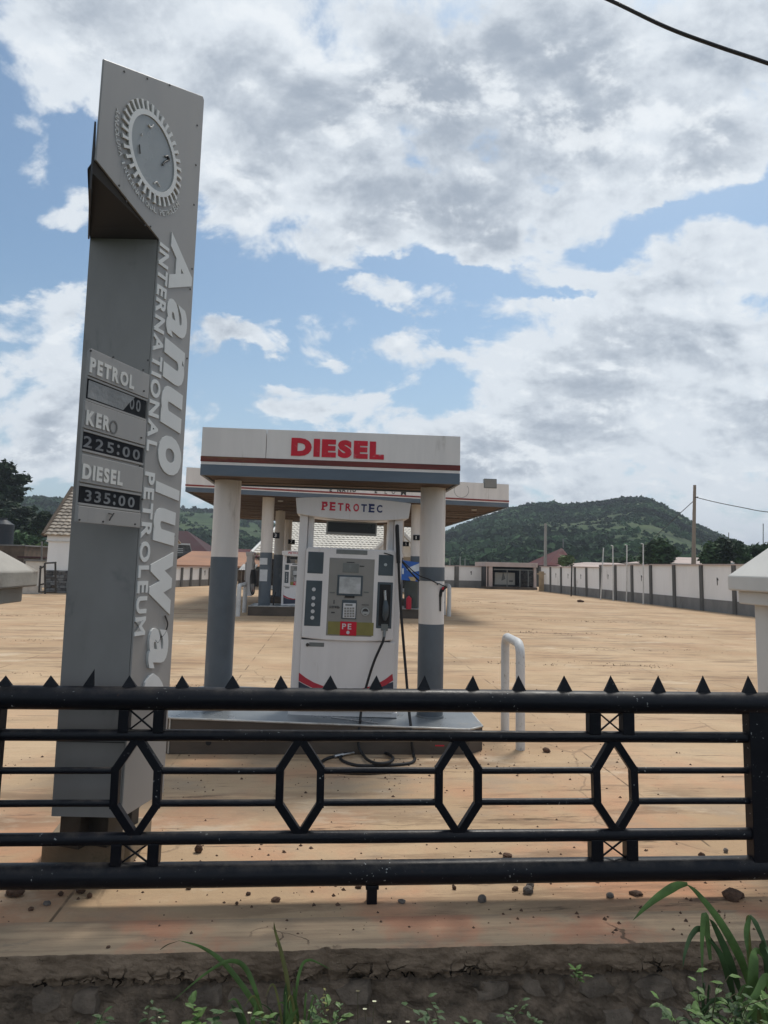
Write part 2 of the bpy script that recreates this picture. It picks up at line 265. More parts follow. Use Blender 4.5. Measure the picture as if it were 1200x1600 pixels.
def ground_mat():
    mt = bpy.data.materials.new('stained_forecourt_concrete'); mt.use_nodes = True; t = mt.node_tree; t.nodes.clear(); G = NG(t)
    geo = G.n('ShaderNodeNewGeometry'); pos = G.mapping(geo.outputs['Position'], (1, 1, 1), (0, 0, -YAW))
    sp = G.n('ShaderNodeSeparateXYZ'); G.put(sp.inputs[0], pos); X, Y = sp.outputs[0], sp.outputs[1]
    fl = G.n('ShaderNodeCombineXYZ'); G.put(fl.inputs[0], X); G.put(fl.inputs[1], Y); pos = fl.outputs[0]
    base = G.mix(G.mr(G.noise(pos, .35, 6, .6), .32, .68), (.42, .285, .168), (.555, .405, .255))
    # brushed texture running across
    br = G.noise(G.mapping(pos, (1.2, 14, 1)), 1.0, 6, .7)
    base = G.mix(G.mr(br, .35, .7, 0, .22), base, (.37, .26, .165))
    # laterite reddening near the kerb
    red = G.m('MULTIPLY', G.mr(G.noise(pos, .75, 5, .6), .44, .64), G.mr(Y, 3.0, 9.0, 1.0, .16))
    base = G.mix(G.m('MULTIPLY', red, .50), base, (.56, .21, .115))
    gz = G.m('MULTIPLY', G.mr(G.noise(G.mapping(pos, (1, 2, 1), (0, 0, 0), (7, 2, 0)), .9, 6, .65), .50, .68), G.mr(Y, 4.5, 9.0, .8, .25))
    base = G.mix(gz, base, (.34, .265, .19))
    # dark streaks: stains and low dried growth along joints
    st = G.noise(G.mapping(pos, (.35, 2.4, 1), (0, 0, .04)), 1.0, 9, .72, .25)
    st2 = G.noise(pos, .22, 3, .5)
    s = G.m('MULTIPLY', G.mr(st, .50, .60), G.mr(st2, .40, .54))
    base = G.mix(G.m('MULTIPLY', s, .62), base, (.19, .125, .078))
    ln = G.noise(G.mapping(pos, (.7, 7, 1), (0, 0, .10)), 1.0, 10, .75, .2); base = G.mix(G.m('MULTIPLY', G.mr(ln, .57, .63), G.mr(G.noise(G.mapping(pos, loc=(4, 9, 0)), .30, 4, .6), .46, .56, 0, .85)), base, (.09, .06, .04))
    fs = G.m('MULTIPLY', G.mr(G.noise(G.mapping(pos, (2.2, 12, 1)), 1.0, 8, .75), .60, .70), G.mr(G.noise(pos, .8, 4, .6), .48, .60))
    base = G.mix(G.m('MULTIPLY', fs, .7), base, (.14, .105, .075))
    pt = G.m('MULTIPLY', G.mr(G.noise(G.mapping(pos, (.5, 1.1, 1), (0, 0, .3), (9, 4, 0)), 1.0, 8, .7, .2), .55, .63), .42); base = G.mix(pt, base, (.34, .235, .15))
    base = G.mix(G.m('MULTIPLY', G.mr(G.noise(G.mapping(pos, (.5, 1.3, 1), (0, 0, -.2), (2, 14, 0)), 1.0, 8, .7, .2), .56, .66), .45), base, (.66, .55, .41))
    base = G.mix(G.mr(G.noise(pos, 45, 4, .8), .35, .75, 0, .22), base, (.30, .21, .14))
    # fine speckle of grit
    v = G.n('ShaderNodeTexVoronoi'); G.put(v.inputs['Vector'], pos); v.inputs['Scale'].default_value = 16
    spk = G.m('MULTIPLY', G.mr(v.outputs[0], .10, .06), G.mr(G.noise(pos, 1.1, 3, .6), .50, .60))
    base = G.mix(G.m('MULTIPLY', spk, .75), base, (.085, .055, .035))
    # shrinkage cracks and saw joints
    vc = G.n('ShaderNodeTexVoronoi', feature='DISTANCE_TO_EDGE')
    wv = G.n('ShaderNodeTexNoise'); G.put(wv.inputs[0], pos); wv.inputs[2].default_value = 2.5; wv.inputs[3].default_value = 5
    G.put(vc.inputs['Vector'], G.vm('ADD', pos, G.vm('MULTIPLY', wv.outputs[1], (.35, .35, 0)))); vc.inputs['Scale'].default_value = .33
    crk = G.m('MULTIPLY', G.mr(vc.outputs[0], .0045, .0015), G.mr(G.noise(pos, .6, 2), .45, .55))
    base = G.mix(G.m('MULTIPLY', crk, .45), base, (.20, .14, .09))
    mx = G.m('ABSOLUTE', G.m('SUBTRACT', G.m('PINGPONG', G.m('ADD', X, 1.35), 2.0), 0.0))
    my = G.m('PINGPONG', G.m('ADD', Y, -0.4), 2.0)
    j = G.m('MINIMUM', mx, my)
    jm = G.m('MULTIPLY', G.mr(j, .012, .004), G.mr(G.noise(pos, 1.6, 5, .65), .44, .58))
    base = G.mix(G.m('MULTIPLY', jm, .8), base, (.10, .07, .045))
    b = G.n('ShaderNodeBsdfPrincipled'); G.put(b.inputs['Base Color'], base); b.inputs['Roughness'].default_value = .9; b.inputs['Specular IOR Level'].default_value = .2
    h = G.m('ADD', G.noise(pos, 30, 6, .7), G.m('MULTIPLY', G.m('ADD', crk, jm), -1.2))
    bp = G.n('ShaderNodeBump'); bp.inputs['Strength'].default_value = .35; bp.inputs['Distance'].default_value = .01
    G.put(bp.inputs['Height'], h); G.put(b.inputs['Normal'], bp.outputs[0])
    o = G.n('ShaderNodeOutputMaterial'); t.links.new(b.outputs[0], o.inputs[0]); return mt
M['ground'] = ground_mat()
def slab_mat():
    mt = bpy.data.materials.new('weathered_kerb_slab'); mt.use_nodes = True; t = mt.node_tree; t.nodes.clear(); G = NG(t)
    geo = G.n('ShaderNodeNewGeometry'); pos = G.mapping(geo.outputs['Position'], (1, 1, 1), (0, 0, -YAW))
    base = G.mix(G.mr(G.noise(G.mapping(pos, (1.5, 22, 22)), 1, 7, .65), .35, .68), (.40, .30, .20), (.28, .205, .14))
    base = G.mix(G.m('MULTIPLY', G.mr(G.noise(pos, 1.5, 5, .6), .47, .62), .6), base, (.46, .20, .12))
    base = G.mix(G.mr(G.noise(G.mapping(pos, (2, 5, 5)), 1.6, 8, .72), .54, .70, 0, .75), base, (.20, .165, .125))
    base = G.mix(G.mr(G.noise(G.mapping(pos, (3.5, 26, 26)), 1.0, 8, .75), .60, .70, 0, .7), base, (.13, .095, .07))
    vc = G.n('ShaderNodeTexVoronoi', feature='DISTANCE_TO_EDGE')
    wv = G.n('ShaderNodeTexNoise'); G.put(wv.inputs[0], pos); wv.inputs[2].default_value = 6; wv.inputs[3].default_value = 6
    G.put(vc.inputs['Vector'], G.vm('ADD', pos, G.vm('MULTIPLY', wv.outputs[1], (.25, .25, 0)))); vc.inputs['Scale'].default_value = .8
    crk = G.m('MULTIPLY', G.mr(vc.outputs[0], .006, .002), G.mr(G.noise(pos, 1.3, 2), .52, .58))
    base = G.mix(G.m('MULTIPLY', crk, .8), base, (.10, .07, .05))
    b = G.n('ShaderNodeBsdfPrincipled'); G.put(b.inputs['Base Color'], base); b.inputs['Roughness'].default_value = .92; b.inputs['Specular IOR Level'].default_value = .2
    bp = G.n('ShaderNodeBump'); bp.inputs['Strength'].default_value = .5; bp.inputs['Distance'].default_value = .008
    G.put(bp.inputs['Height'], G.m('SUBTRACT', G.noise(pos, 60, 7, .72), crk)); G.put(b.inputs['Normal'], bp.outputs[0])
    o = G.n('ShaderNodeOutputMaterial'); t.links.new(b.outputs[0], o.inputs[0]); return mt
M['slab'] = slab_mat()
def lip_mat():
    mt = bpy.data.materials.new('cracked_kerb_edge'); mt.use_nodes = True; t = mt.node_tree; t.nodes.clear(); G = NG(t)
    geo = G.n('ShaderNodeNewGeometry'); pos = G.mapping(geo.outputs['Position'], (1, 1, 1), (0, 0, -YAW))
    base = G.mix(G.mr(G.noise(pos, 5, 8, .65), .35, .65), (.20, .145, .10), (.32, .235, .165))
    base = G.mix(G.mr(G.noise(G.mapping(pos, (3, 3, 1.2)), 1, 7, .7), .55, .68, 0, .8), base, (.075, .062, .048))
    wv = G.n('ShaderNodeTexNoise'); G.put(wv.inputs[0], pos); wv.inputs[2].default_value = 14; wv.inputs[3].default_value = 6
    warped = G.vm('ADD', pos, G.vm('MULTIPLY', wv.outputs[1], (.09, .0, .09)))
    vc = G.n('ShaderNodeTexVoronoi', feature='DISTANCE_TO_EDGE'); G.put(vc.inputs['Vector'], G.vm('MULTIPLY', warped, (1, .02, 1))); vc.inputs['Scale'].default_value = 13
    sp = G.n('ShaderNodeSeparateXYZ'); G.put(sp.inputs[0], geo.outputs['Position'])
    crk = G.m('MULTIPLY', G.mr(vc.outputs[0], .06, .015), G.m('MULTIPLY', G.mr(G.noise(pos, 3, 4, .6), .46, .58), G.mr(sp.outputs[2], -.04, -.12)))
    hole = G.m('MULTIPLY', G.mr(G.noise(pos, 42, 5, .7), .66, .72), .9)
    base = G.mix(G.m('MAXIMUM', crk, hole), base, (.02, .015, .011))
    b = G.n('ShaderNodeBsdfPrincipled'); G.put(b.inputs['Base Color'], base); b.inputs['Roughness'].default_value = .95; b.inputs['Specular IOR Level'].default_value = .15
    bp = G.n('ShaderNodeBump'); bp.inputs['Strength'].default_value = .9; bp.inputs['Distance'].default_value = .015
    G.put(bp.inputs['Height'], G.m('SUBTRACT', G.noise(pos, 40, 8, .72), G.m('MULTIPLY', G.m('MAXIMUM', crk, hole), 1.2))); G.put(b.inputs['Normal'], bp.outputs[0])
    o = G.n('ShaderNodeOutputMaterial'); t.links.new(b.outputs[0], o.inputs[0]); return mt
M['lip'] = lip_mat()
def terrain_mat():
    mt = bpy.data.materials.new('hill_grass_and_scrub'); mt.use_nodes = True; t = mt.node_tree; t.nodes.clear(); G = NG(t)
    geo = G.n('ShaderNodeNewGeometry'); pos = geo.outputs['Position']
    c = G.mix(G.mr(G.noise(pos, .012, 6, .6), .35, .65), (.045, .078, .03), (.078, .105, .048))
    c = G.mix(G.mr(G.noise(pos, .10, 8, .7), .42, .66), c, (.028, .046, .022))
    c = G.mix(G.mr(G.noise(pos, .02, 7, .65), .62, .72, 0, .5), c, (.17, .13, .085))
    b = G.n('ShaderNodeBsdfPrincipled'); G.put(b.inputs['Base Color'], c); b.inputs['Roughness'].default_value = .95; b.inputs['Specular IOR Level'].default_value = .1
    o = G.n('ShaderNodeOutputMaterial'); t.links.new(b.outputs[0], o.inputs[0]); return mt
M['terrain'] = terrain_mat()

# ---------------------------------------------------------------- mesh helpers
def tag(o, label=None, cat=None, group=None, kind=None):
    if label: o['label'] = label
    if cat: o['category'] = cat
    if group: o['group'] = group
    if kind: o['kind'] = kind
    return o
def thing(name, label, cat, loc=(0, 0, 0), rz=YAW, group=None, world=True):
    o = bpy.data.objects.new(name, None); COL.objects.link(o); o.empty_display_size = .2
    o.location = loc; o.rotation_euler = (0, 0, rz); return tag(o, label, cat, group)
def sthing(name, label, cat, u, v, z=0, group=None, rz=0.0):
    return thing(name, label, cat, S(u, v, z), YAW + rz, group)
def link(name, me, parent=None, loc=None, rot=None):
    o = bpy.data.objects.new(name, me); COL.objects.link(o)
    if parent is not None: o.parent = parent
    if loc is not None: o.location = loc
    if rot is not None: o.rotation_euler = rot
    return o
class MB:
    def __init__(s): s.v = []; s.f = []; s.sm = []
    def add(s, vs, fs, smooth=False):
        k = len(s.v); s.v += [tuple(p) for p in vs]; s.f += [tuple(i + k for i in f) for f in fs]; s.sm += [smooth] * len(fs); return s
    def box(s, x0, x1, y0, y1, z0, z1, ch=0.0):
        if x0 > x1: x0, x1 = x1, x0
        if y0 > y1: y0, y1 = y1, y0
        if z0 > z1: z0, z1 = z1, z0
        if ch <= 0:
            vs = [(x, y, z) for z in (z0, z1) for y in (y0, y1) for x in (x0, x1)]
            return s.add(vs, [(0, 2, 3, 1), (4, 5, 7, 6), (0, 1, 5, 4), (1, 3, 7, 5), (3, 2, 6, 7), (2, 0, 4, 6)])
        # every vertical and horizontal edge chamfered: 3 rings
        c = min(ch, (x1 - x0) * .45, (y1 - y0) * .45, (z1 - z0) * .45)
        def ring(i, z):
            a = c - i
            return [(x0 + a + i * 0 + 0, y0 + i * 0 + 0, z)]
        rings = []
        for inset, z in ((c, z0), (0, z0 + c), (0, z1 - c), (c, z1)):
            X0, X1, Y0, Y1 = x0 + inset, x1 - inset, y0 + inset, y1 - inset
            k = c if inset == 0 else c * .5
            rings.append([(X0 + k, Y0, z), (X1 - k, Y0, z), (X1, Y0 + k, z), (X1, Y1 - k, z), (X1 - k, Y1, z), (X0 + k, Y1, z), (X0, Y1 - k, z), (X0, Y0 + k, z)])
        vs = [p for r in rings for p in r]; fs = [tuple(range(7, -1, -1)), tuple(range(24, 32))]
        for r in range(3):
            for i in range(8): fs.append((r * 8 + i, r * 8 + (i + 1) % 8, (r + 1) * 8 + (i + 1) % 8, (r + 1) * 8 + i))
        return s.add(vs, fs)
    def poly(s, pts, off):
        """flat polygon pts (3D, counter-clockwise seen from outside) given thickness by the vector off (pointing inwards)"""
        n = len(pts); off = Vector(off); a = [Vector(p) for p in pts]; b = [p + off for p in a]
        fs = [tuple(range(n)), tuple(range(2 * n - 1, n - 1, -1))] + [(i, i + n, (i + 1) % n + n, (i + 1) % n) for i in range(n)]
        return s.add(a + b, fs)
    def prism(s, pts2, z0, z1):
        n = len(pts2); zf0 = z0 if callable(z0) else (lambda x, y: z0); zf1 = z1 if callable(z1) else (lambda x, y: z1)
        a = [(x, y, zf0(x, y)) for x, y in pts2]; b = [(x, y, zf1(x, y)) for x, y in pts2]
        return s.add(a + b, [tuple(range(n - 1, -1, -1)), tuple(range(n, 2 * n))] + [(i, (i + 1) % n, (i + 1) % n + n, i + n) for i in range(n)])
    def cyl(s, cx, cy, z0, z1, r, n=24, r1=None, caps=True):
        r1 = r if r1 is None else r1
        a = [(cx + r * math.cos(2 * math.pi * i / n), cy + r * math.sin(2 * math.pi * i / n), z0) for i in range(n)]
        b = [(cx + r1 * math.cos(2 * math.pi * i / n), cy + r1 * math.sin(2 * math.pi * i / n), z1) for i in range(n)]
        s.add(a + b, [(i, (i + 1) % n, (i + 1) % n + n, i + n) for i in range(n)], True)
        if caps: s.add(a, [tuple(range(n - 1, -1, -1))]); s.add(b, [tuple(range(n))])
        return s
    def ycyl(s, cx, cz, y0, y1, r, n=20):
        a = [(cx + r * math.cos(2 * math.pi * i / n), y0, cz + r * math.sin(2 * math.pi * i / n)) for i in range(n)]
        b = [(p[0], y1, p[2]) for p in a]
        s.add(a + b, [(i, i + n, (i + 1) % n + n, (i + 1) % n) for i in range(n)], True)
        s.add(a, [tuple(range(n))]); s.add(b, [tuple(range(n - 1, -1, -1))]); return s
    def tube(s, pts, r, n=8, caps=True):
        pts = [Vector(p) for p in pts]; rr = r if isinstance(r, (list, tuple)) else [r] * len(pts)
        rings = []; up = None
        for i, p in enumerate(pts):
            t = (pts[min(i + 1, len(pts) - 1)] - pts[max(i - 1, 0)]).normalized()
            if up is None:
                up = Vector((0, 0, 1)) if abs(t.z) < .9 else Vector((1, 0, 0))
            a = t.cross(up).normalized(); up = a.cross(t).normalized()
            rings.append([p + (a * math.cos(2 * math.pi * k / n) + up * math.sin(2 * math.pi * k / n)) * rr[i] for k in range(n)])
        vs = [p for r_ in rings for p in r_]
        fs = [(i * n + k, i * n + (k + 1) % n, (i + 1) * n + (k + 1) % n, (i + 1) * n + k) for i in range(len(pts) - 1) for k in range(n)]
        s.add(vs, fs, True)
        if caps: s.add(rings[0], [tuple(range(n - 1, -1, -1))]); s.add(rings[-1], [tuple(range(n))])
        return s
    def mesh(s, name, m):
        me = bpy.data.meshes.new(name); me.from_pydata(s.v, [], s.f); me.polygons.foreach_set('use_smooth', s.sm)
        if m is not None: me.materials.append(m)
        me.update(); return me
    def build(s, name, m, parent=None, bevel=0, loc=None, rot=None):
        o = link(name, s.mesh(name, m), parent, loc, rot)
        if bevel:
            b = o.modifiers.new('bevel', 'BEVEL'); b.width = bevel; b.segments = 2; b.limit_method = 'ANGLE'; b.angle_limit = math.radians(40)
        return o
def spline(pts, n=6):
    pts = [Vector(p) for p in pts]; out = []
    P = [pts[0] * 2 - pts[1]] + pts + [pts[-1] * 2 - pts[-2]]
    for i in range(1, len(P) - 2):
        for k in range(n):
            t = k / n; a, b, c, d = P[i - 1], P[i], P[i + 1], P[i + 2]
            out.append(.5 * ((2 * b) + (c - a) * t + (2 * a - 5 * b + 4 * c - d) * t * t + (3 * b - a - 3 * c + d) * t ** 3))
    out.append(pts[-1]); return out

# letters: real raised meshes, stretched to a given box
_gl = {}
def glyph(ch, bold=.02, shear=0.0):
    k = (ch, bold, shear)
    if k in _gl: return _gl[k]
    cu = bpy.data.curves.new('g', 'FONT'); cu.body = ch; cu.size = 1; cu.offset = bold; cu.extrude = .5; cu.resolution_u = 4; cu.shear = shear
    ob = bpy.data.objects.new('g', cu); me = bpy.data.meshes.new_from_object(ob)
    v = np.array([p.co[:] for p in me.vertices]); f = [tuple(p.vertices) for p in me.polygons]
    w = v[:, 0].max() - v[:, 0].min(); h = v[:, 1].max() - v[:, 1].min()
    mn_, mx_ = v.min(0), v.max(0)
    v = (v - mn_) / (mx_ - mn_)
    bpy.data.objects.remove(ob); bpy.data.curves.remove(cu); bpy.data.meshes.remove(me)
    _gl[k] = (v, f, w, h); return _gl[k]
def letter(ch, origin, ex, ey, w, h, depth, m, parent, name='letter', bold=.02, shear=0.0, skew=0.0):
    v, f, _, _ = glyph(ch, bold, shear); ex = Vector(ex); ey = Vector(ey); n = ex.cross(ey); o = Vector(origin)
    vs = [o + ex * (a[0] * w) + ey * (a[1] * h) + n * (a[2] * depth) for a in v]
    b = MB(); b.add(vs, f); return b.build(name, m, parent)
def word(txt, x0, x1, z0, z1, y, depth, m, parent, bold=.02, name='letter', gap=.12, ex=(1, 0, 0), ey=(0, 0, 1), org=None, join=False, slope=0.0, shear=0.0):
    """a word along ex between x0 and x1; letter widths follow the glyphs; faces -Y when ex=+X, ey=+Z"""
    ws = [(glyph(c, bold, shear)[2] if c not in ' ' else .35) for c in txt]; gp = gap * 1.0
    tot = sum(ws) + gp * (len(txt) - 1); k = (x1 - x0) / tot; x = x0; base = Vector(org) if org else Vector((0, y, 0))
    ex = Vector(ex); ey = Vector(ey); jb = MB()
    for c, w in zip(txt, ws):
        if c != ' ':
            hh, zz0 = (z1 - z0), z0
            if c in '.': hh *= .18
            o = base + ex * x + ey * (zz0 + slope * (x - x0))
            if join:
                v, f, _, _ = glyph(c, bold, shear); n = ex.cross(ey)
                jb.add([o + ex * (a[0] * w * k) + ey * (a[1] * hh) + n * (a[2] * depth) for a in v], f)
            else: letter(c, o, ex, ey, w * k, hh, depth, m, parent, name, bold, shear)
        x += (w + gp) * k
    if join: return jb.build(name, m, parent)
# ================================================================ SETTING
def fast_mesh(name, V, F, m, smooth=False):
    """V (n,3), F (m,k) numpy -> mesh"""
    me = bpy.data.meshes.new(name); k = F.shape[1]
    me.vertices.add(len(V)); me.vertices.foreach_set('co', V.astype(np.float32).ravel())
    me.loops.add(F.size); me.loops.foreach_set('vertex_index', F.astype(np.int32).ravel())
    me.polygons.add(len(F)); me.polygons.foreach_set('loop_start', np.arange(0, F.size, k, dtype=np.int32))
    me.polygons.foreach_set('use_smooth', np.full(len(F), smooth)); me.materials.append(m); me.update(calc_edges=True); me.validate(); return me
KV = 3.49            # front edge of the kerb slab (station axes)
FENCE_V = 3.93; SEAM = 3.78
# forecourt sheet
b = MB(); xs = [-27, 25]; b.add([S(-27, SEAM, 0), S(25, SEAM, 0), S(25, 66, 0), S(-27, 66, 0)], [(0, 1, 2, 3)])
tag(b.build('forecourt', M['ground']), kind='structure')
# terrain with hills
def sky_tan(px, py):
    d = ray(px, py); return math.atan2(d.x, d.y), d.z / math.hypot(d.x, d.y)
left_p = [(-900, 800), (-400, 790), (-100, 782), (0, 784), (60, 779), (110, 783), (200, 786), (280, 793), (340, 797), (400, 812), (440, 822), (520, 845), (600, 868), (660, 885), (700, 905), (800, 925), (1300, 960)]
right_p = [(300, 905), (500, 880), (600, 862), (660, 842), (695, 834), (720, 826), (745, 815), (775, 804), (800, 797), (830, 793), (860, 790), (880, 795), (900, 792), (940, 788), (985, 780), (1012, 783), (1032, 790), (1048, 799), (1064, 808), (1082, 819), (1102, 829), (1127, 839), (1150, 848), (1200, 868), (1260, 885), (1400, 905)]
far_p = [(-900, 862), (200, 868), (700, 865), (1000, 862), (1080, 850), (1120, 847), (1160, 851), (1200, 854), (1300, 850), (1700, 858), (2600, 880)]
def prof(pts):
    q = [sky_tan(*p) for p in pts]; return np.array([a for a, _ in q]), np.array([t for _, t in q])
PL, PR, PF = prof(left_p), prof(right_p), prof(far_p)
def sst(t): t = np.clip(t, 0, 1); return t * t * (3 - 2 * t)
def hill_h(A, R):
    def one(P, rc, r0, back):
        tn = np.interp(A, P[0], P[1]); crest = np.maximum(EYE + tn * rc, 0)
        up = sst((R - r0) / (rc - r0)) * .55 + .45 * np.clip((R - r0) / (rc - r0), 0, 1) ** 1.5
        dn = 1 - sst((R - rc) / back)
        return crest * np.where(R < rc, up, dn)
    h = np.maximum(np.maximum(one(PL, 470, 130, 260), one(PR, 430, 105, 300)), one(PF, 1250, 700, 600))
    return h
na, nr = 520, 150
AA = np.concatenate([np.linspace(-.9, .9, na), np.linspace(.95, 2 * math.pi - .95, 60)])
RR = np.concatenate([[0.0, 30, 60, 75], np.linspace(90, 560, nr), np.linspace(600, 2600, 26)])
A2, R2 = np.meshgrid(AA, RR, indexing='ij')
H = hill_h(np.where(A2 > math.pi, A2 - 2 * math.pi, A2), R2)
X2, Y2 = R2 * np.sin(A2), R2 * np.cos(A2)
nz = np.zeros_like(H)
for i in range(H.shape[0]):
    for j in range(H.shape[1]):
        if H[i, j] > .5:
            p = Vector((X2[i, j] * .012, Y2[i, j] * .012, 1.7))
            nz[i, j] = mn.fractal(p, 1.0, 2.0, 5)
rel = np.clip(H / 50, 0, 1); crestness = np.clip(1 - np.abs(R2 - 450) / 60, 0, 1) * 0
H = H + nz * 7.0 * rel * np.clip(1 - rel * .75, .15, 1)
H = np.maximum(H, 0) - .6
V = np.stack([X2.ravel(), Y2.ravel(), H.ravel()], 1)
nA, nR = len(AA), len(RR)
ii, jj = np.meshgrid(np.arange(nA), np.arange(nR - 1), indexing='ij'); i2 = (ii + 1) % nA
F = np.stack([(ii * nR + jj).ravel(), (ii * nR + jj + 1).ravel(), (i2 * nR + jj + 1).ravel(), (i2 * nR + jj).ravel()], 1)
tag(link('hills', fast_mesh('hills', V, F, M['terrain'], True)), kind='structure')
def ground_h(x, y):
    a = math.atan2(x, y); r = math.hypot(x, y)
    fi = np.interp(a, AA[:na], np.arange(na)); fj = np.interp(r, RR, np.arange(nR))
    i, j = int(fi), int(fj); i1, j1 = min(i + 1, na - 1), min(j + 1, nR - 1); u, w = fi - i, fj - j
    return (H[i, j] * (1 - u) + H[i1, j] * u) * (1 - w) + (H[i, j1] * (1 - u) + H[i1, j1] * u) * w
# forest on the hills: tens of thousands of crowns, one object
t_ = (1 + 5 ** .5) / 2
ico = np.array([(-1, t_, 0), (1, t_, 0), (-1, -t_, 0), (1, -t_, 0), (0, -1, t_), (0, 1, t_), (0, -1, -t_), (0, 1, -t_), (t_, 0, -1), (t_, 0, 1), (-t_, 0, -1), (-t_, 0, 1)]) / math.hypot(1, t_)
icf = [(0, 11, 5), (0, 5, 1), (0, 1, 7), (0, 7, 10), (0, 10, 11), (1, 5, 9), (5, 11, 4), (11, 10, 2), (10, 7, 6), (7, 1, 8), (3, 9, 4), (3, 4, 2), (3, 2, 6), (3, 6, 8), (3, 8, 9), (4, 9, 5), (2, 4, 11), (6, 2, 10), (8, 6, 7), (9, 8, 1)]
def subdiv(v, f):
    v = [tuple(p) for p in v]; mid = {}; nf = []
    def mp(a, b):
        k = (min(a, b), max(a, b))
        if k not in mid:
            p = (np.array(v[a]) + np.array(v[b])); p /= np.linalg.norm(p); v.append(tuple(p)); mid[k] = len(v) - 1
        return mid[k]
    for a, b, c in f:
        x, y, z = mp(a, b), mp(b, c), mp(c, a); nf += [(a, x, z), (b, y, x), (c, z, y), (x, y, z)]
    return np.array(v), nf
iv, if_ = subdiv(ico, icf); if_ = np.array(if_)
rs = np.random.RandomState(3)
variants = [iv * (1 + rs.uniform(-.34, .28, (len(iv), 1))) for _ in range(10)]
pos = []
def add_crowns(n, amin, amax, rmin, rmax, s0, s1, thr):
    k = 0; tries = 0
    while k < n and tries < n * 12:
        tries += 1
        a = rs.uniform(amin, amax); r = math.sqrt(rs.uniform(rmin ** 2, rmax ** 2)); x, y = r * math.sin(a), r * math.cos(a)
        h = ground_h(x, y)
        d = mn.fractal(Vector((x * .014, y * .014, 4.2)), 1.0, 2.0, 4)
        if h > 1.0 and d + rs.normal() * .10 > thr:
            s = rs.uniform(s0, s1) * (1.25 if d > thr + .3 else .9); pos.append((x, y, h, s)); k += 1
add_crowns(12000, -.62, .62, 135, 490, 1.2, 3.0, .02)
add_crowns(7000, -.62, .62, 120, 330, .7, 1.7, -.25)
# ridge line crowns
for P_, rc, n in ((PR, 430, 460), (PL, 470, 420)):
    for _ in range(n):
        a = rs.uniform(-.6, .6); r = rc + rs.uniform(-14, 10); x, y = r * math.sin(a), r * math.cos(a); h = ground_h(x, y)
        if h > 4 and mn.noise(Vector((x * .03, y * .03, 2))) > -.12: pos.append((x, y, h + rs.uniform(-.8, .9), rs.uniform(1.0, 2.6)))
pos = np.array(pos); n = len(pos); NQ = 11
d_ = rs.normal(size=(n, NQ, 3)); d_ /= np.linalg.norm(d_, axis=2)[:, :, None]; d_[:, :, 2] = np.abs(d_[:, :, 2]) * .9 - .12
C_ = pos[:, None, :3] + d_ * (pos[:, 3] * .78)[:, None, None] * rs.uniform(.55, 1.1, (n, NQ, 1))
nn = d_ + rs.normal(size=(n, NQ, 3)) * .45; t1 = np.cross(nn, rs.normal(size=(n, NQ, 3))); t1 /= np.linalg.norm(t1, axis=2)[:, :, None]; t2 = np.cross(nn, t1); t2 /= np.linalg.norm(t2, axis=2)[:, :, None]
s_ = (pos[:, 3] * .55)[:, None, None] * rs.uniform(.6, 1.2, (n, NQ, 1))
Q = np.stack([C_ - t1 * s_, C_ - t2 * s_ * .8, C_ + t1 * s_, C_ + t2 * s_ * .8], 2)
VV = Q.reshape(-1, 3); FF = np.arange(n * NQ * 4).reshape(-1, 4)
o = link('forest', fast_mesh('forest', VV, FF, M['forest']))
tag(o, 'dark green woods and scrub covering the hills behind the station', 'forest', kind='stuff')

# verge and dark soil on the camera's side of the kerb
b = MB(); nx, ny = 90, 14
vs = []
for j in range(ny + 1):
    for i in range(nx + 1):
        u = -12 + 24 * i / nx; v = KV - .01 - (KV + 6) * (j / ny) ** 1.6
        vs.append(S(u, v, -.47 + .05 * mn.noise(Vector((u * 2, v * 2, 0))) + .03 * mn.noise(Vector((u * 9, v * 9, 3)))))
b.add(vs, [(j * (nx + 1) + i, j * (nx + 1) + i + 1, (j + 1) * (nx + 1) + i + 1, (j + 1) * (nx + 1) + i) for j in range(ny) for i in range(nx)], True)
tag(b.build('verge', M['soil']), kind='structure')

# kerb slab: smooth top, ragged front edge, cracked underside lip
def ragged(u): return .010 * mn.noise(Vector((u * 3, 0, 0))) + .007 * mn.noise(Vector((u * 14, 1, 0))) + .004 * mn.noise(Vector((u * 50, 2, 0)))
us = np.linspace(-9, 9, 1400)
def gapf(u): return math.exp(-((u - .05) / .02) ** 2) * .02
b = MB(); vs = []
for u in us:
    e = KV + ragged(u) + gapf(u)
    vs += [S(u, SEAM, .0), S(u, e + .012, .0), S(u, e + .002, -.006)]
b.add(vs, [f for i in range(len(us) - 1) for k in range(2) for f in [(i * 3 + k, i * 3 + k + 1, i * 3 + k + 4, i * 3 + k + 3)]], True)
top = b.build('kerb_slab', M['slab']); tag(top, kind='structure')
b = MB(); vs = []; zl = np.linspace(-.006, -.172, 26)
for u in us:
    e = KV + ragged(u) + gapf(u)
    for k, z in enumerate(zl):
        t = k / (len(zl) - 1)
        bump = .013 * mn.fractal(Vector((u * 7, z * 14, 5)), 1, 2, 4) * min(1, t * 6)
        cr = mn.fractal(Vector((u * 6, 0, 9)), 1, 2, 5); edge = .72 + .16 * cr       # ragged lower margin of the lip
        rec = .045 if t > edge else 0.0
        crumble = .045 * max(0, t - .55) * abs(mn.noise(Vector((u * 22, z * 30, 3)))) * 3
        vs.append(S(u, e + .002 + bump + rec + crumble, z))
nk = len(zl)
b.add(vs, [(i * nk + k, i * nk + k + 1, (i + 1) * nk + k + 1, (i + 1) * nk + k) for i in range(len(us) - 1) for k in range(nk - 1)])
b.build('slab_edge', M['lip'], top)
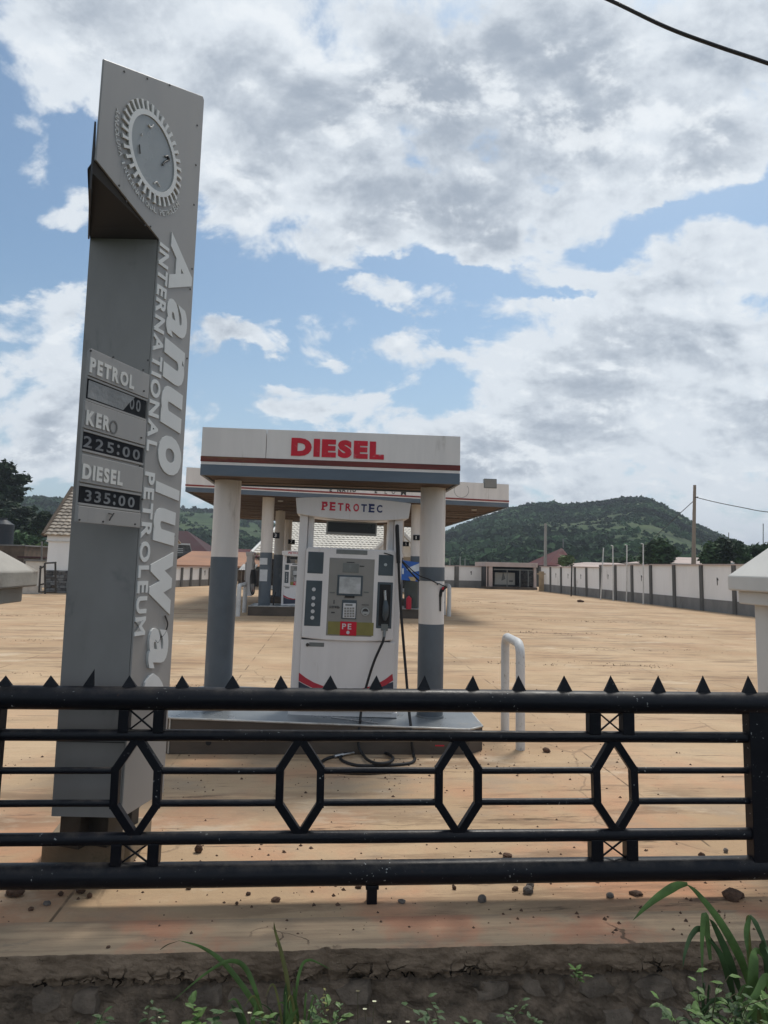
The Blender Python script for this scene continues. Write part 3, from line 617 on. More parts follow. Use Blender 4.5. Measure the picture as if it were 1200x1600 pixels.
# mortar backing and rubble stones below the slab
b = MB(); vs = []; zm = np.linspace(-.15, -.62, 28)
um = np.linspace(-9, 9, 900)
for u in um:
    for z in zm:
        vs.append(S(u, KV + .045 + .03 * mn.fractal(Vector((u * 9, z * 9, 2)), 1, 2, 5) + (.03 if z > -.17 else 0), z))
nk = len(zm); b.add(vs, [(i * nk + k, i * nk + k + 1, (i + 1) * nk + k + 1, (i + 1) * nk + k) for i in range(len(um) - 1) for k in range(nk - 1)])
b.build('mortar', M['mortar'], top)
rs = np.random.RandomState(11); u = -2.6
for row, (zc, hh) in enumerate(((-.238, .125), (-.37, .12))):
    u = -2.6 + row * .12
    while u < 2.6:
        w = rs.uniform(.12, .30); n = rs.randint(7, 10); cx, cz = u + w / 2, zc + rs.uniform(-.012, .012)
        an = np.sort(rs.uniform(0, 2 * math.pi, n)) + rs.uniform(0, .3); an = np.linspace(0, 2 * math.pi, n, endpoint=False) + rs.uniform(-.2, .2, n)
        rr = rs.uniform(.74, 1.12, n); pts = []
        for a, r in zip(an, rr):
            ca, sa = math.cos(a), math.sin(a); k = 1 / max(abs(ca), abs(sa)) ** .55
            pts.append((cx + ca * k * r * w * .46, cz + sa * k * r * hh * .46))
        b = MB(); tilt = rs.uniform(-.08, .08); fv = KV + rs.uniform(.018, .040)
        ring0 = [S(x, KV + .11, z) for x, z in pts]
        ring1 = [S(cx + (x - cx) * .98, fv + .028 + tilt * (x - cx), cz + (z - cz) * .98) for x, z in pts]
        ring2 = [S(cx + (x - cx) * .78, fv + tilt * (x - cx) + rs.uniform(-.004, .004), cz + (z - cz) * .76) for x, z in pts]
        c = S(cx, fv - .004, cz)
        if rs.rand() > .35:
            b.add(ring0 + ring1 + ring2 + [c], [(i, (i + 1) % n, n + (i + 1) % n, n + i) for i in range(n)] + [(n + i, n + (i + 1) % n, 2 * n + (i + 1) % n, 2 * n + i) for i in range(n)] + [(2 * n + i, 2 * n + (i + 1) % n, 3 * n) for i in range(n)])
            b.build('stone', M['stone'], top)
        u += w + rs.uniform(-.01, .01)

# ================================================================ FENCE
fu = lambda px, py: hv(px, py, FENCE_V)
fence = sthing('metal_fence', 'black painted metal fence with spear points and diamond shapes on the kerb', 'fence', 0, FENCE_V)
def railz(yl, yr):            # level rails: height is taken midway
    return (fu(300, yl * .75 + yr * .25).z + fu(900, yl * .25 + yr * .75).z) / 2
z1 = railz(1094, 1094); z2 = railz(1150, 1150); z3 = railz(1206, 1202); z4 = railz(1256, 1251); z5 = railz(1311, 1303); z6 = railz(1367, 1358)
kf = FENCE_V / FPX
r1, r2, r3 = 17 * kf, 8.4 * kf, 5 * kf
postL, postR = fu(-18, 1200).x, fu(1186, 1240).x
uL = -4.2
def rail(name, z, r, x0, x1, parent=fence, n=20):
    b = MB(); k = 24; b.tube([(x0 + (x1 - x0) * i / k, .003 * mn.noise(Vector((x0 + (x1 - x0) * i / k, z * 9, 0))), z + .0035 * mn.noise(Vector((x0 + (x1 - x0) * i / k, z * 9, 7)))) for i in range(k + 1)], r, n); return b.build(name, M['fence'], parent)
rail('top_rail', z1, r1, uL, postR + .09); rail('bottom_rail', z6, r1, uL, postR + .10)
for xa, xb in ((uL, postL), (postL, postR)):
    rail('middle_rail', z2, r2, xa, xb); rail('middle_rail', z5, r2 * 1.05, xa, xb)
dia = [(215, 1160, 212, 1292), (469, 1160, 469, 1292), (716, 1160, 716, 1290), (958, 1158, 963, 1288)]
dx = []
for k, (tx, ty, bx, by) in enumerate(dia):
    T, Bm = fu(tx, ty + 2), fu(bx, by)
    w = 30 * kf; c = (T.x + Bm.x) / 2; lean = (Bm.x - T.x) * (.5 if k == 3 else .2)
    zt, zb = z2 - r2 * .3, z5 + r2 * .3
    ptsd = [(T.x, zt), (c + w - lean * .4, z3 + .01), (c + w + lean * .4, z4 - .008), (Bm.x, zb), (c - w + lean * .4, z4 - .008), (c - w - lean * .4, z3 + .01)]
    dx.append((c - w, c + w))
    for q in range(6):
        (xa, za), (xb, zb_) = ptsd[q], ptsd[(q + 1) % 6]
        d = Vector((xb - xa, 0, zb_ - za)); L = d.length; d.normalize(); nrm = Vector((-d.z, 0, d.x)) * r3 * 1.15
        e = d * r3 * .8; A_, B_ = Vector((xa, 0, za)) - e, Vector((xb, 0, zb_)) + e
        b = MB(); yy = Vector((0, r3 * (1.1 + .02 * q), 0))
        vsq = [A_ + nrm - yy, A_ - nrm - yy, B_ - nrm - yy, B_ + nrm - yy]
        b.poly(vsq, yy * 2); b.build('diamond_bar', M['fence'], fence, bevel=.002)
xs_ = [uL] + [x for d in dx for x in d] + [postR]
segs = [(uL, postL)] + [(postL, dx[0][0])] + [(dx[i][1], dx[i + 1][0]) for i in range(3)] + [(dx[3][1], postR)]
for xa, xb in segs:
    rail('thin_rail', z3, r3, xa, xb, n=12); rail('thin_rail', z4, r3, xa, xb, n=12)
def bx(name, x0, x1, y0, y1, zz0, zz1, m, parent, bev=.003):
    b = MB(); b.box(x0, x1, y0, y1, zz0, zz1); return b.build(name, m, parent, bevel=bev)
for (a0, a1, c0, c1, za, zb) in ((187, 203, 241, 258, z1 - r1 * .9, z2 + r2 * .6), (918, 936, 970, 988, z1 - r1 * .9, z2 + r2 * .6), (175, 192, 232, 250, z5 - r2 * .6, z6 + r1 * .9), (921, 940, 976, 994, z5 - r2 * .6, z6 + r1 * .9)):
    py = 1125 if za > z3 else 1332
    q = [fu(p, py).x for p in (a0, a1, c0, c1)]
    bx('spacer', q[0], q[1], -.032, .032, za, zb, M['fence'], fence); bx('spacer', q[2], q[3], -.032, .032, za, zb, M['fence'], fence)
    for s_ in (0, 1):
        b = MB(); zlo, zhi = zb + .006, za - .004
        b.tube([(q[1] - .004, -.004 + .008 * s_, zlo if s_ else zhi), (q[2] + .004, -.004 + .008 * s_, zhi if s_ else zlo)], .0055, 6); b.build('cross_brace', M['fence'], fence)
bx('post', fu(1168, 1240).x, fu(1202, 1240).x, -.045, .03, z6 + r1 * .4, z1 - r1 * .5, M['fence'], fence, .004)
bx('post', postL - .055, postL + .055, -.045, .045, z6 + r1 * .4, z1 - r1 * .5, M['fence'], fence, .004)
f = fu(580.5, 1411); bx('foot', f.x - .028, f.x + .028, -.028, .028, .0, z6 - r1 * .5, M['fence'], fence)
bx('foot_cap', f.x - .036, f.x + .036, -.036, .036, z6 - r1 * 1.03 - .012, z6 - r1 * .9, M['fence'], fence)
for lx in (-2.9,): bx('foot', lx - .028, lx + .028, -.028, .028, .0, z6 - r1 * .5, M['fence'], fence)
for qx in [q_ for d__ in dx for q_ in d__] :
    for zz_ in (z3, z4): MB().tube([(qx - .012, 0, zz_), (qx, 0, zz_ + .001), (qx + .012, 0, zz_)], [r3 * 1.0, r3 * 1.35, r3 * 1.0], 10).build('weld', M['fence'], fence)
tips = [-137, -64, 9, 81, 142, 204, 286, 364, 440, 516, 588, 662, 738, 811, 882, 955, 1028, 1098, 1170]
for px in tips:
    t = fu(px, 1056).x; c = t; w = .048
    b = MB(); ht = z1 + r1 * .75; zt = fu(px, 1055).z
    if px == 142:      # a point bent over, seen almost from its side
        b.add([(c - .045, -.012, ht), (c + .022, -.01, ht), (c + .02, .012, ht), (c - .04, .012, ht), (c + .018, .0, zt + .035)], [(0, 1, 4), (1, 2, 4), (2, 3, 4), (3, 0, 4), (3, 2, 1, 0)])
    else:
        j = random.uniform(-.006, .006); w += random.uniform(-.003, .003)
        b.add([(c - w, -.016, ht), (c + w, -.016, ht), (c + w, .016, ht), (c - w, .016, ht), (c + j, 0, zt)], [(0, 1, 4), (1, 2, 4), (2, 3, 4), (3, 0, 4), (3, 2, 1, 0)])
    b.build('spear_point', M['fence'], fence)

# ================================================================ GATE PIERS
def pier(name, label, cu, cv, zs, zu, zb, half, over1, over2, m, mc, apex, flip=1, rz=0):
    p = sthing(name, label, 'gate pier', cu, cv, 0, rz=rz)
    a = half
    bx('shaft', -a, a, -a, a, -.0, zb, m, p, .008)
    bx('under_slab', -a - over1, a + over1, -a - over1, a + over1, zb, zu, m, p, .01)
    bx('cap_slab', -a - over2, a + over2, -a - over2, a + over2, zu, zs, mc, p, .012)
    c = a + over2 - .01; b = MB(); q = .03
    b.add([(-c, -c, zs), (c, -c, zs), (c, c, zs), (-c, c, zs), (-q, -q, apex), (q, -q, apex), (q, q, apex), (-q, q, apex)], [(0, 1, 5, 4), (1, 2, 6, 5), (2, 3, 7, 6), (3, 0, 4, 7), (4, 5, 6, 7)])
    b.build('cap_top', mc, p, bevel=.006)
    return p
# right pier: its far left corner of the cap is at pixel (1136, 898)
vfar = 4.62
c0 = hv(1136, 898, vfar); c1 = hv(1136, 922, vfar); c2 = hv(1154, 943, vfar - .05)
h0 = hv(1188, 1000, vfar - .17)
over2 = h0.x - c0.x; over1 = h0.x - c2.x; half = .20
pier('gate_pier', 'clean white gate pier with pyramid cap at the right end of the fence', h0.x + half, vfar - over2 - half, c0.z, c1.z, c2.z, half, over1, over2, M['pierw'], M['pierw'], c0.z + .30, rz=.0)
vfar = 4.60
c0 = hv(61, 891, vfar); c1 = hv(61, 916, vfar); c2 = hv(36, 940, vfar - .05)
half = .20
o2 = .30; half = .14
pier('gate_pier', 'stained weathered gate pier with sloping pyramid cap left of the price sign', c0.x - o2 - half, vfar - o2 - half, c0.z, c1.z, c2.z, half, o2 - (c0.x - c2.x), o2, M['piero'], M['piero'], c0.z + .30)

# ================================================================ PRICE SIGN (pylon)
# plan: the lettered side runs away from the viewer from P0; the dark shaft faces the viewer
P0 = hplane(187, 1278, Vector((0, 4.05, 0)), Vector((0, 1, 0))); P0z = P0.z
ang = math.radians(16.0); pe = Vector((math.sin(ang), math.cos(ang), 0)); pn = Vector((math.cos(ang), -math.sin(ang), 0))   # along, outward
P0 = Vector((P0.x, P0.y, 0))
py_root = thing('price_sign', 'tall grey fuel price sign with gear emblem, side lettering and three price boards', 'price sign', (P0.x, P0.y, 0), math.pi / 2 - ang)
# local frame: +X = pe, outward = -Y, Z up
def pl(px, py, off=0.0):
    h = hplane(px, py, P0 + pn * off, pn); r = h - P0; return (r.dot(pe), h.z)
def loc_(w):                     # world point -> sign's local
    r = Vector(w) - P0; return Vector((r.dot(pe), -r.dot(pn), w[2]))
sB, _ = pl(258, 1235); sF, zF = pl(147, 250); sT, zT = pl(160, 93); sT2, zT2 = pl(307, 141); sT3, zT3 = pl(313, 148); s0a, z0a = pl(242, 371)
zb0 = pl(187, 1278)[1]; zb1 = pl(258, 1235)[1]
sF = (sF + sT) / 2; sR = (sT3 + sB) / 2
print('pylon', [round(q, 2) for q in (sB, sF, zF, sT, zT, sT2, zT2, sT3, s0a, z0a, zb0, zb1)])
GL = loc_(hplane(80, 1275, Vector((P0.x, P0.y, 0)), Vector((0, 1, 0)))); GL.z = 0     # left corner of the dark shaft
print('GL', GL)
GT = loc_(hplane(141, 367, Vector((0, P0.y, 0)), Vector((0, 1, 0)))); GT.z = 0; print('GT', GT)
# shaft
b = MB(); r0 = [(0, 0), (GL.x, GL.y), (GL.x + sR * .98, GL.y + .02), (sR - .01, .012), (.0, .012)]; r1q = [(0, 0), (GT.x, GT.y), (GT.x + sR * .98, GT.y + .02), (sR - .01, .012), (.0, .012)]
b.add([(x, y, zb0) for x, y in r0] + [(x, y, z0a + .012) for x, y in r1q], [(0, 1, 2, 3, 4), (9, 8, 7, 6, 5)] + [(i, i + 5, (i + 1) % 5 + 5, (i + 1) % 5) for i in range(5)])
b.build('shaft', M['shaft'], py_root, bevel=.004)
# cladding seams on the shaft front
fd = (Vector((GL.x, GL.y, 0))).normalized(); fn = Vector((fd.y, -fd.x, 0))
if fn.x > 0: fn = -fn
for px_, py_ in ((150, 1160),):
    z = hplane(px_, py_, P0, Vector((0, 1, 0))).z
    b = MB(); A_ = Vector((0, 0, z)) + fn * .003; B_ = Vector((GL.x, GL.y, z)) + fn * .003
    b.poly([A_, B_, B_ + Vector((0, 0, .006)), A_ + Vector((0, 0, .006))], -fn * .004); b.build('seam_strip', M['dkmetal'], py_root)
GL = GT
# lettered side panel: lower strip + head, one thick sheet with a cut diagonal
TH = .012
prof2 = [(0, zb0), (sR, zb1), (sR, zT3 - .02), (sR - .02, zT2), (sF, zT), (sF, zF), (0.0, z0a)]
b = MB(); b.poly([(x, -TH, z) for x, z in prof2], (0, TH, 0)); b.build('lettered_panel', M['panel'], py_root, bevel=.003)
# head box behind the panel: far panel, sloping underside, narrow front
GLs = 0
far_top = zT - .42; k = (GL.y) * .985
fx = GL.x * .985
# the head's left side lies on the line from the front tip to the shaft's left corner
tipL = Vector((sF, .012, 0)) + (Vector((GL.x, GL.y, 0)) - Vector((sF, 0, 0))) * .03
hl0 = (sF, .0); hl1 = (GL.x - .015, GL.y + .006)
b = MB()
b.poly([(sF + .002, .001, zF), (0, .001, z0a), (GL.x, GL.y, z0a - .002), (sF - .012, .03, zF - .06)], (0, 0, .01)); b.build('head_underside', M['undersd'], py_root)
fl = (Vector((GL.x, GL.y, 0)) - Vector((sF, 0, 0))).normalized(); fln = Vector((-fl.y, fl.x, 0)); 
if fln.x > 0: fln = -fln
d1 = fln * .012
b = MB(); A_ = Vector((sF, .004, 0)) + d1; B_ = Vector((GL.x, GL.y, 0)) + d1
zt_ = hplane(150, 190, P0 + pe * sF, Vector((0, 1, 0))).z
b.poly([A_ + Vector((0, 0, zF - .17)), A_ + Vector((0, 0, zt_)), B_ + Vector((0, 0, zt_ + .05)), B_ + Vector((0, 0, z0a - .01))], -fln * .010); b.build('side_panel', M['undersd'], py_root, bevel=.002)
b = MB(); b.poly([(sR, .005, zb1 + .3), (sR, GL.y, zb1 + .3), (sR, GL.y, zT2 - .05), (sR, .005, zT2 - .05)], (-.01, 0, 0)); b.build('back_panel', M['panel'], py_root)
b = MB(); b.poly([(sF + .03, .002, zT - .04), (sR - .03, .002, zT2 - .05), (sR - .03, GL.y * .9, zT2 - .06), (GL.x + .05, GL.y * .9, zT - .3)], (0, 0, -.01)); b.build('top_sheet', M['panel'], py_root)
# rivets along the panel
for px_, py_ in ((194, 112), (230, 123), (265, 133), (308, 196), (306, 258), (303, 320), (300, 420), (186, 290), (197, 315), (226, 352), (235, 354), (297, 452), (292, 560), (272, 838), (247, 375), (231, 563), (222, 780)):
    s, z = pl(px_, py_, TH); b = MB(); b.ycyl(s, z, -TH - .004, -TH + .002, .006, 8); b.build('rivet', M['dkmetal'], py_root)
# emblem
cs, cz = pl(238, 241, TH); Rr = abs(pl(238, 241 - 60, TH)[1] - cz) * .98
YF = -TH - .001
def ring(r0, r1_, y0, y1, n=72):
    b = MB(); vs = []
    for i in range(n):
        a = 2 * math.pi * i / n; ca, sa = math.cos(a), math.sin(a)
        vs += [(cs + r0 * ca, y0, cz + r0 * sa), (cs + r1_ * ca, y0, cz + r1_ * sa), (cs + r1_ * ca, y1, cz + r1_ * sa), (cs + r0 * ca, y1, cz + r0 * sa)]
    b.add(vs, [(i * 4 + k, i * 4 + (k + 1) % 4, ((i + 1) % n) * 4 + (k + 1) % 4, ((i + 1) % n) * 4 + k) for i in range(n) for k in range(4)]); return b
ring(Rr * .93, Rr * 1.06, YF - .012, YF).build('emblem_ring', M['letter'], py_root)
b = MB(); b.ycyl(cs, cz, YF - .005, YF, Rr * .925, 64); b.build('emblem_disc', M['frost'], py_root)
NT = 34
for i in range(NT):
    a = 2 * math.pi * i / NT + .05; ca, sa = math.cos(a), math.sin(a); tx, tz = -sa, ca
    b = MB(); r0, r1_, r2_ = Rr * 1.055, Rr * 1.21, Rr * 1.29; w0, w1 = Rr * .036, Rr * .066
    def P_(r, t): return (cs + r * ca + t * tx, YF, cz + r * sa + t * tz)
    pts = [P_(r0, -w0), P_(r1_, -w0), P_(r2_ - .0, -w1), P_(r2_, w1 * .6), P_(r1_, w0), P_(r0, w0)]
    b.poly([(p[0], YF - .012, p[2]) for p in pts], (0, .012, 0)); b.build('gear_tooth', M['letter'], py_root)
txt = 'AANUOLUWA INTERNATIONAL PETROLEUM'
a0, a1 = math.radians(172), math.radians(330)
for i, ch in enumerate(txt):
    if ch == ' ': continue
    a = a0 + (a1 - a0) * i / (len(txt) - 1); rad = Rr * 1.45; hh = Rr * .14; ww = Rr * .112
    up = Vector((-math.cos(a), 0, -math.sin(a))); ex = Vector((-math.sin(a), 0, math.cos(a)))
    c = Vector((cs + math.cos(a) * rad, YF, cz + math.sin(a) * rad)) - up * hh / 2 - ex * ww / 2
    letter(ch, c, ex, up, ww * (.35 if ch == 'I' else 1), hh, .003, M['letter'], py_root, 'small_letter', .0)
# broken fixings on the disc
def stroke(pts, r, name='bracket', m=M['dkmetal'], par=py_root, off=TH + .012):
    q = [pl(*p, off) for p in pts]; b = MB(); b.tube(spline([(s, -off, z) for s, z in q], 4), r, 6); b.build(name, m, par)
stroke([(262, 246), (264, 250), (258, 253), (254, 258)], .006); stroke([(258, 245), (262, 244), (265, 250)], .006)
stroke([(218, 226), (219, 240)], .004); stroke([(241, 287), (245, 284), (250, 292)], .004, 'torn_film', M['letterw']); stroke([(232, 195), (236, 199), (240, 195)], .005, 'torn_film', M['letterw']); stroke([(222, 208), (222, 212)], .004, 'torn_film', M['letterw'])
# big vertical letters, read downwards with their tops to the right
def vletters(items, xc, s0_, s1_, m, bold, depth=.018, shear=0.0):
    for ch, ya, yb in items:
        za = pl(xc(ya), ya, TH)[1]; zb = pl(xc(yb), yb, TH)[1]
        sl, sr = s0_, s1_
        if ch in 'anuw': sr = s0_ + (s1_ - s0_) * .90
        letter(ch, (sl, YF + .001, za), (0, 0, -1), (1, 0, 0), za - zb, sr - sl, depth, m, py_root, 'letter', .03 if ch == 'a' else bold, shear)
cx_ = lambda y: 283 - (y - 415) * .078
sl_, sr_ = pl(246, 700, TH)[0], pl(283, 700, TH)[0]
vletters([('A', 378, 462), ('a', 474, 530), ('n', 536, 600), ('u', 606, 672), ('o', 681, 741), ('l', 754, 779), ('u', 794, 852), ('w', 862, 963)], cx_, sl_, sr_, M['letter'], .045, depth=.007, shear=.12)
# the damaged last letter and the leaf-shaped piece below it
za, zb = pl(248, 980, TH)[1], pl(246, 1042, TH)[1]
letter('a', (sl_ + .02, YF + .001, za), (0, 0, -1), (1, 0, 0), za - zb, (sr_ - sl_) * .78, .016, M['letter'], py_root, 'letter', .03, .1)
stroke([(258, 962), (262, 975), (258, 988), (250, 998), (246, 1004), (242, 1000)], .005, 'torn_edge', M['dkmetal'])
lf = [(221, 1078), (224, 1066), (231, 1056), (237, 1052), (245, 1058), (250, 1066), (252, 1072), (249, 1078), (244, 1090), (232, 1096), (223, 1088)]
b = MB(); q = [pl(*p, TH) for p in lf]; b.poly([(s, YF - .014, z) for s, z in q], (0, .014, 0)); b.build('leaf_shape', M['letter'], py_root)
ws0, ws1 = pl(228, 700, TH)[0], pl(243.5, 700, TH)[0]
def run(txt, ya, yb, xl):
    za, zb = pl(xl(ya), ya, TH)[1], pl(xl(yb), yb, TH)[1]
    ws = [glyph(c, .03)[2] for c in txt]; gp = .13; tot_ = sum(ws) + gp * (len(txt) - 1); k = (za - zb) / tot_; z = za
    for c, w in zip(txt, ws):
        letter(c, (ws0, YF + .001, z), (0, 0, -1), (1, 0, 0), w * k, ws1 - ws0, .007, M['letter'], py_root, 'letter', .03); z -= (w + gp) * k
xl_ = lambda y: 236 - (y - 700) * .066
run('INTERNATIONAL', 384, 706, xl_); run('PETROLEUM', 738, 993, xl_)
# price boards: shallow cases flush with the lettered side, in front of the dark shaft
cs0, cs1 = pl(124, 690)[0], pl(222, 690)[0] - .004
bd = .004
def zL(py, px=131): return pl(px, py)[1]
def case(name, x0, x1, zz0, zz1, y0, y1, m, par=py_root, bev=.003): return bx(name, x0, x1, y0, y1, zz0, zz1, m, par, bev)
rows = [('PETROL', 541, 605, 588, 628), ('KERO', 625, 668, 672, 702), ('DIESEL', 706, 752, 757, 790)]
zt0 = zL(543, 132); zbm = zL(816, 117)
case('board_case', cs0 + .012, cs1 - .01, zbm + .004, zt0 - .006, -TH - .002, .006, M['panel'])
def wedge(name, za, zb, x0=cs0, x1=cs1, dy=.012, m=M['panel']):
    return case(name, x0, x1, zb, za, -TH - dy, -TH - .0015, m)
z_a = [zL(543, 132), zL(586, 130)]
wedge('title_panel', zL(543, 132), zL(586, 130), dy=.016)
wedge('title_panel', zL(626, 127), zL(669, 125), x0=cs0 - .01, dy=.0145)
wedge('title_panel', zL(709, 122), zL(753, 119), x0=cs0 - .004, dy=.014)
wedge('foot_panel', zL(790, 118), zbm, x0=cs0 - .004, dy=.017)
for a_, b_, px_ in ((588, 624, 128), (672, 703, 124), (757, 787, 119)):
    nm = 'price_window'
    case(nm, cs0 + .006, cs1 - .004, zL(b_, px_), zL(a_, px_), -TH - .007, -TH - .0012, M['board'])
    for zz in (zL(a_, px_), zL(b_, px_)): case('window_frame', cs0, cs1 - .002, zz - .006, zz + .006, -TH - .012, -TH - .0012, M['panel'], bev=.001)
# peeling film over the petrol price
zc0, zc1 = zL(622, 128) - .0, zL(590, 128)
xe = cs0 + (cs1 - cs0) * .70; b = MB()
b.poly([(cs0 + .012, -TH - .0095, zc0 + .008), (xe - .06, -TH - .0095, zc0 + .006), (xe - .02, -TH - .014, (zc0 + zc1) / 2), (xe + .03, -TH - .016, zc1 - .006), (cs0 + .012, -TH - .0095, zc1 - .006)], (0, .002, 0)); b.build('peeling_film', M['peel'], py_root)
def ptxt(t, pxa, pya, pyb, pxb, m, bold=.03, depth=.005, gap=.14, dy=.016, join=False):
    sa, za = pl(pxa, pya, TH + dy); _, zb = pl(pxa, pyb, TH + dy); sb = pl(pxb, pyb, TH + dy)[0]
    word(t, sa, sb, zb, za, -TH - dy, depth, m, py_root, bold, 'letter' if not join else 'digit', gap)
ptxt('PETROL', 141, 558, 582, 210, M['letterw'], .045); ptxt('KER', 135, 640, 664, 171, M['letterw'], .045); ptxt('O', 172, 655, 677, 183, M['ghost'], .0, .0015)
ptxt('DIESEL', 129, 724, 748, 191, M['letterw'], .045, dy=.014)
ptxt('225:00', 131, 680, 698, 219, M['digit'], .02, .002, dy=.007, gap=.2); ptxt('335:00', 133, 765, 783, 210, M['digit'], .02, .002, dy=.007, gap=.2)
ptxt('00', 203, 620, 639, 219, M['digit'], .02, .002, dy=.007, gap=.2)
stroke([(171, 813), (176, 805), (178, 802)], .004, 'handle', M['dkmetal'], off=TH + .03); stroke([(170, 802), (177, 804)], .003, 'handle', M['dkmetal'], off=TH + .03)
for px_, py_ in ((142, 548), (177, 558), (224, 578), (225, 611), (221, 684), (219, 728), (124, 812), (161, 815), (211, 819)):
    s, z = pl(px_, py_, TH + .018); b = MB(); b.ycyl(s, z, -TH - .022, -TH - .014, .005, 8); b.build('screw', M['dkmetal'], py_root)
# steel legs and concrete plinth
pb = hz_(65, 1347, 0); 
zpl = .125
b = MB()
w0 = hz_(65, 1347, 0); ax0 = w0.x; ay0 = w0.y
ax1 = hz_(190, 1349, 0).x + .12
def plw(x, y): return loc_((x, y, 0))
pts = [loc_(hz_(*q_, zpl)) for q_ in ((65, 1320), (205, 1322), (238, 1277), (97, 1280))]
b.prism([(p.x, p.y) for p in pts], .0, zpl); b.build('plinth', M['plinth'], py_root, bevel=.012)
def leg(pxl, pxr, d, name='leg'):
    A_ = loc_(hy(pxl, 1285, d)); B_ = loc_(hy(pxr, 1285, d)); c = (A_ + B_) / 2; w = (B_ - A_).length / 2
    b = MB(); b.box(c.x - w, c.x + w, c.y - w, c.y + w, zpl, zb0 + .05); b.build(name, M['dkmetal'], py_root, bevel=.004)
leg(104, 141, 4.30); leg(146, 184, 4.34); leg(193, 212, 4.62)
# ================================================================ DIESEL CANOPY AND ISLAND
def slab_between(name, m, u0, u1, v0, v1, za, zb, parent, bev=0):
    """box whose bottom and top follow straight lines za(u), zb(u)"""
    b = MB(); b.prism([(u0, v0), (u1, v0), (u1, v1), (u0, v1)], lambda x, y: za(x), lambda x, y: zb(x)); return b.build(name, m, parent, bevel=bev)
def lin(u0, z0, u1, z1): return lambda u: z0 + (z1 - z0) * (u - u0) / (u1 - u0)
iv0 = g0(500, 1179).y
iL, iR = hv(263, 1178, iv0).x, hv(733, 1180, iv0).x
ztop = lin(iL, hv(266, 1121, iv0).z, iR, hv(735, 1139, iv0).z)
print('island', iv0, iL, iR, ztop(iL), ztop(iR))
isl = sthing('pump_island', 'raised dark concrete pump island with worn metal edge under the small diesel canopy', 'pump island', 0, 0)
ivb = iv0 + 1.75; ch = .17
ipoly = [(iL, iv0), (iR, iv0), (iR + ch, iv0 + .16), (iR + ch + .04, ivb - .3), (iR - .1, ivb), (iL + .1, ivb), (iL - ch - .04, ivb - .3), (iL - ch, iv0 + .16)]
b = MB(); b.prism(ipoly, 0, lambda x, y: ztop(x) - .012); b.build('kerb_block', M['kiosk'], isl, bevel=.006)
b = MB(); cxm, cym = (iL + iR) / 2, (iv0 + ivb) / 2
b.prism([(cxm + (x - cxm) * .999, cym + (y - cym) * .997) for x, y in ipoly], lambda x, y: ztop(x) - .011, lambda x, y: ztop(x)); b.build('top_slab', M['kiosktop'], isl)
b = MB(); b.tube([(x, y, ztop(x) - .006) for x, y in (ipoly[7], ipoly[0], ipoly[1], ipoly[2], ipoly[3])], .011, 6); b.build('edge_angle', M['edge'], isl)
for px_ in (262,): 
    b = MB(); b.tube([(iL - .002, iv0 - .003, .01), (iL - .002, iv0 - .003, ztop(iL) - .01)], .008, 6); b.build('edge_angle', M['edge'], isl)
h = hv(326, 1160, iv0); b = MB(); b.ycyl(h.x, h.z, iv0 - .006, iv0 + .01, .028, 14); b.build('drain_hole', M['darkroom'], isl)
h = hv(687, 1165, iv0); bx('red_mark', h.x - .045, h.x + .045, iv0 - .003, iv0 + .001, h.z - .006, h.z + .006, M['redstick'], isl, 0)

zc = .27; cf = g0(671, 1122, zc).y; cr = 20.5 * cf / FPX
cv_ = cf + cr
can = sthing('diesel_canopy', 'small canopy reading DIESEL in red on two white and grey columns', 'canopy', 0, 0)
vf = cf - .42
pA, pB = hv(316, 667, vf), hv(720, 682, vf); pC, pD = hv(313, 742, vf), hv(718, 757, vf)
zt = lin(pA.x, pA.z, pB.x, pB.z); zb = lin(pC.x, pC.z, pD.x, pD.z); uL_, uR_ = (pA.x + pC.x) / 2, (pB.x + pD.x) / 2
vbk = cv_ + .34
print('canopy', vf, vbk, uL_, uR_, zb(uL_), zb(uR_), zt(uL_), 'col', cv_, cr)
fr = [0, .225, .285, .395, 1.0]       # grey, white line, rust, white (from below)
names = [('grey_band', 'greyband', .0), ('white_line', 'white', -.002), ('rust_stripe', 'rust', .003), ('fascia_panel', 'white', 0)]
def zmix(t, zb=zb, zt=zt): return lambda u: zb(u) + (zt(u) - zb(u)) * t
for k, (nm, mm, pr) in enumerate(names):
    a_, c_ = zmix(fr[k]), zmix(fr[k + 1])
    spl = [uL_, hv(416, 700, vf).x, uR_] if nm == 'fascia_panel' else [uL_, uR_]
    for i in range(len(spl) - 1):
        g_ = .002 if i else 0
        slab_between(nm, M[mm], spl[i] + g_ - (pr if i == 0 else 0), spl[i + 1] + (pr if i == len(spl) - 2 else -.003), vf - pr, vf + .03, a_, c_, can, .002)
    for uu, sg in ((uL_, 1), (uR_, -1)):
        slab_between(nm, M[mm], uu - sg * pr, uu + sg * .03, vf + .03, vbk - .03, a_, c_, can)
    slab_between(nm, M[mm], uL_ - pr, uR_ + pr, vbk - .03, vbk + pr, a_, c_, can)
slab_between('roof_sheet', M['zinc'], uL_ + .03, uR_ - .03, vf + .03, vbk - .03, lambda u: zt(u) - .06, lambda u: zt(u) - .04, can)
nb = 11
for i in range(nb):
    a_ = vf + .032 + (vbk - vf - .064) * i / nb; c_ = vf + .032 + (vbk - vf - .064) * (i + 1) / nb - .012
    dz = random.uniform(-.004, .010)
    slab_between('soffit_board', M['wood'], uL_ + .032, uR_ - .032, a_, c_, lambda u: zb(u) + .012 + dz, lambda u: zb(u) + .026 + dz, can)
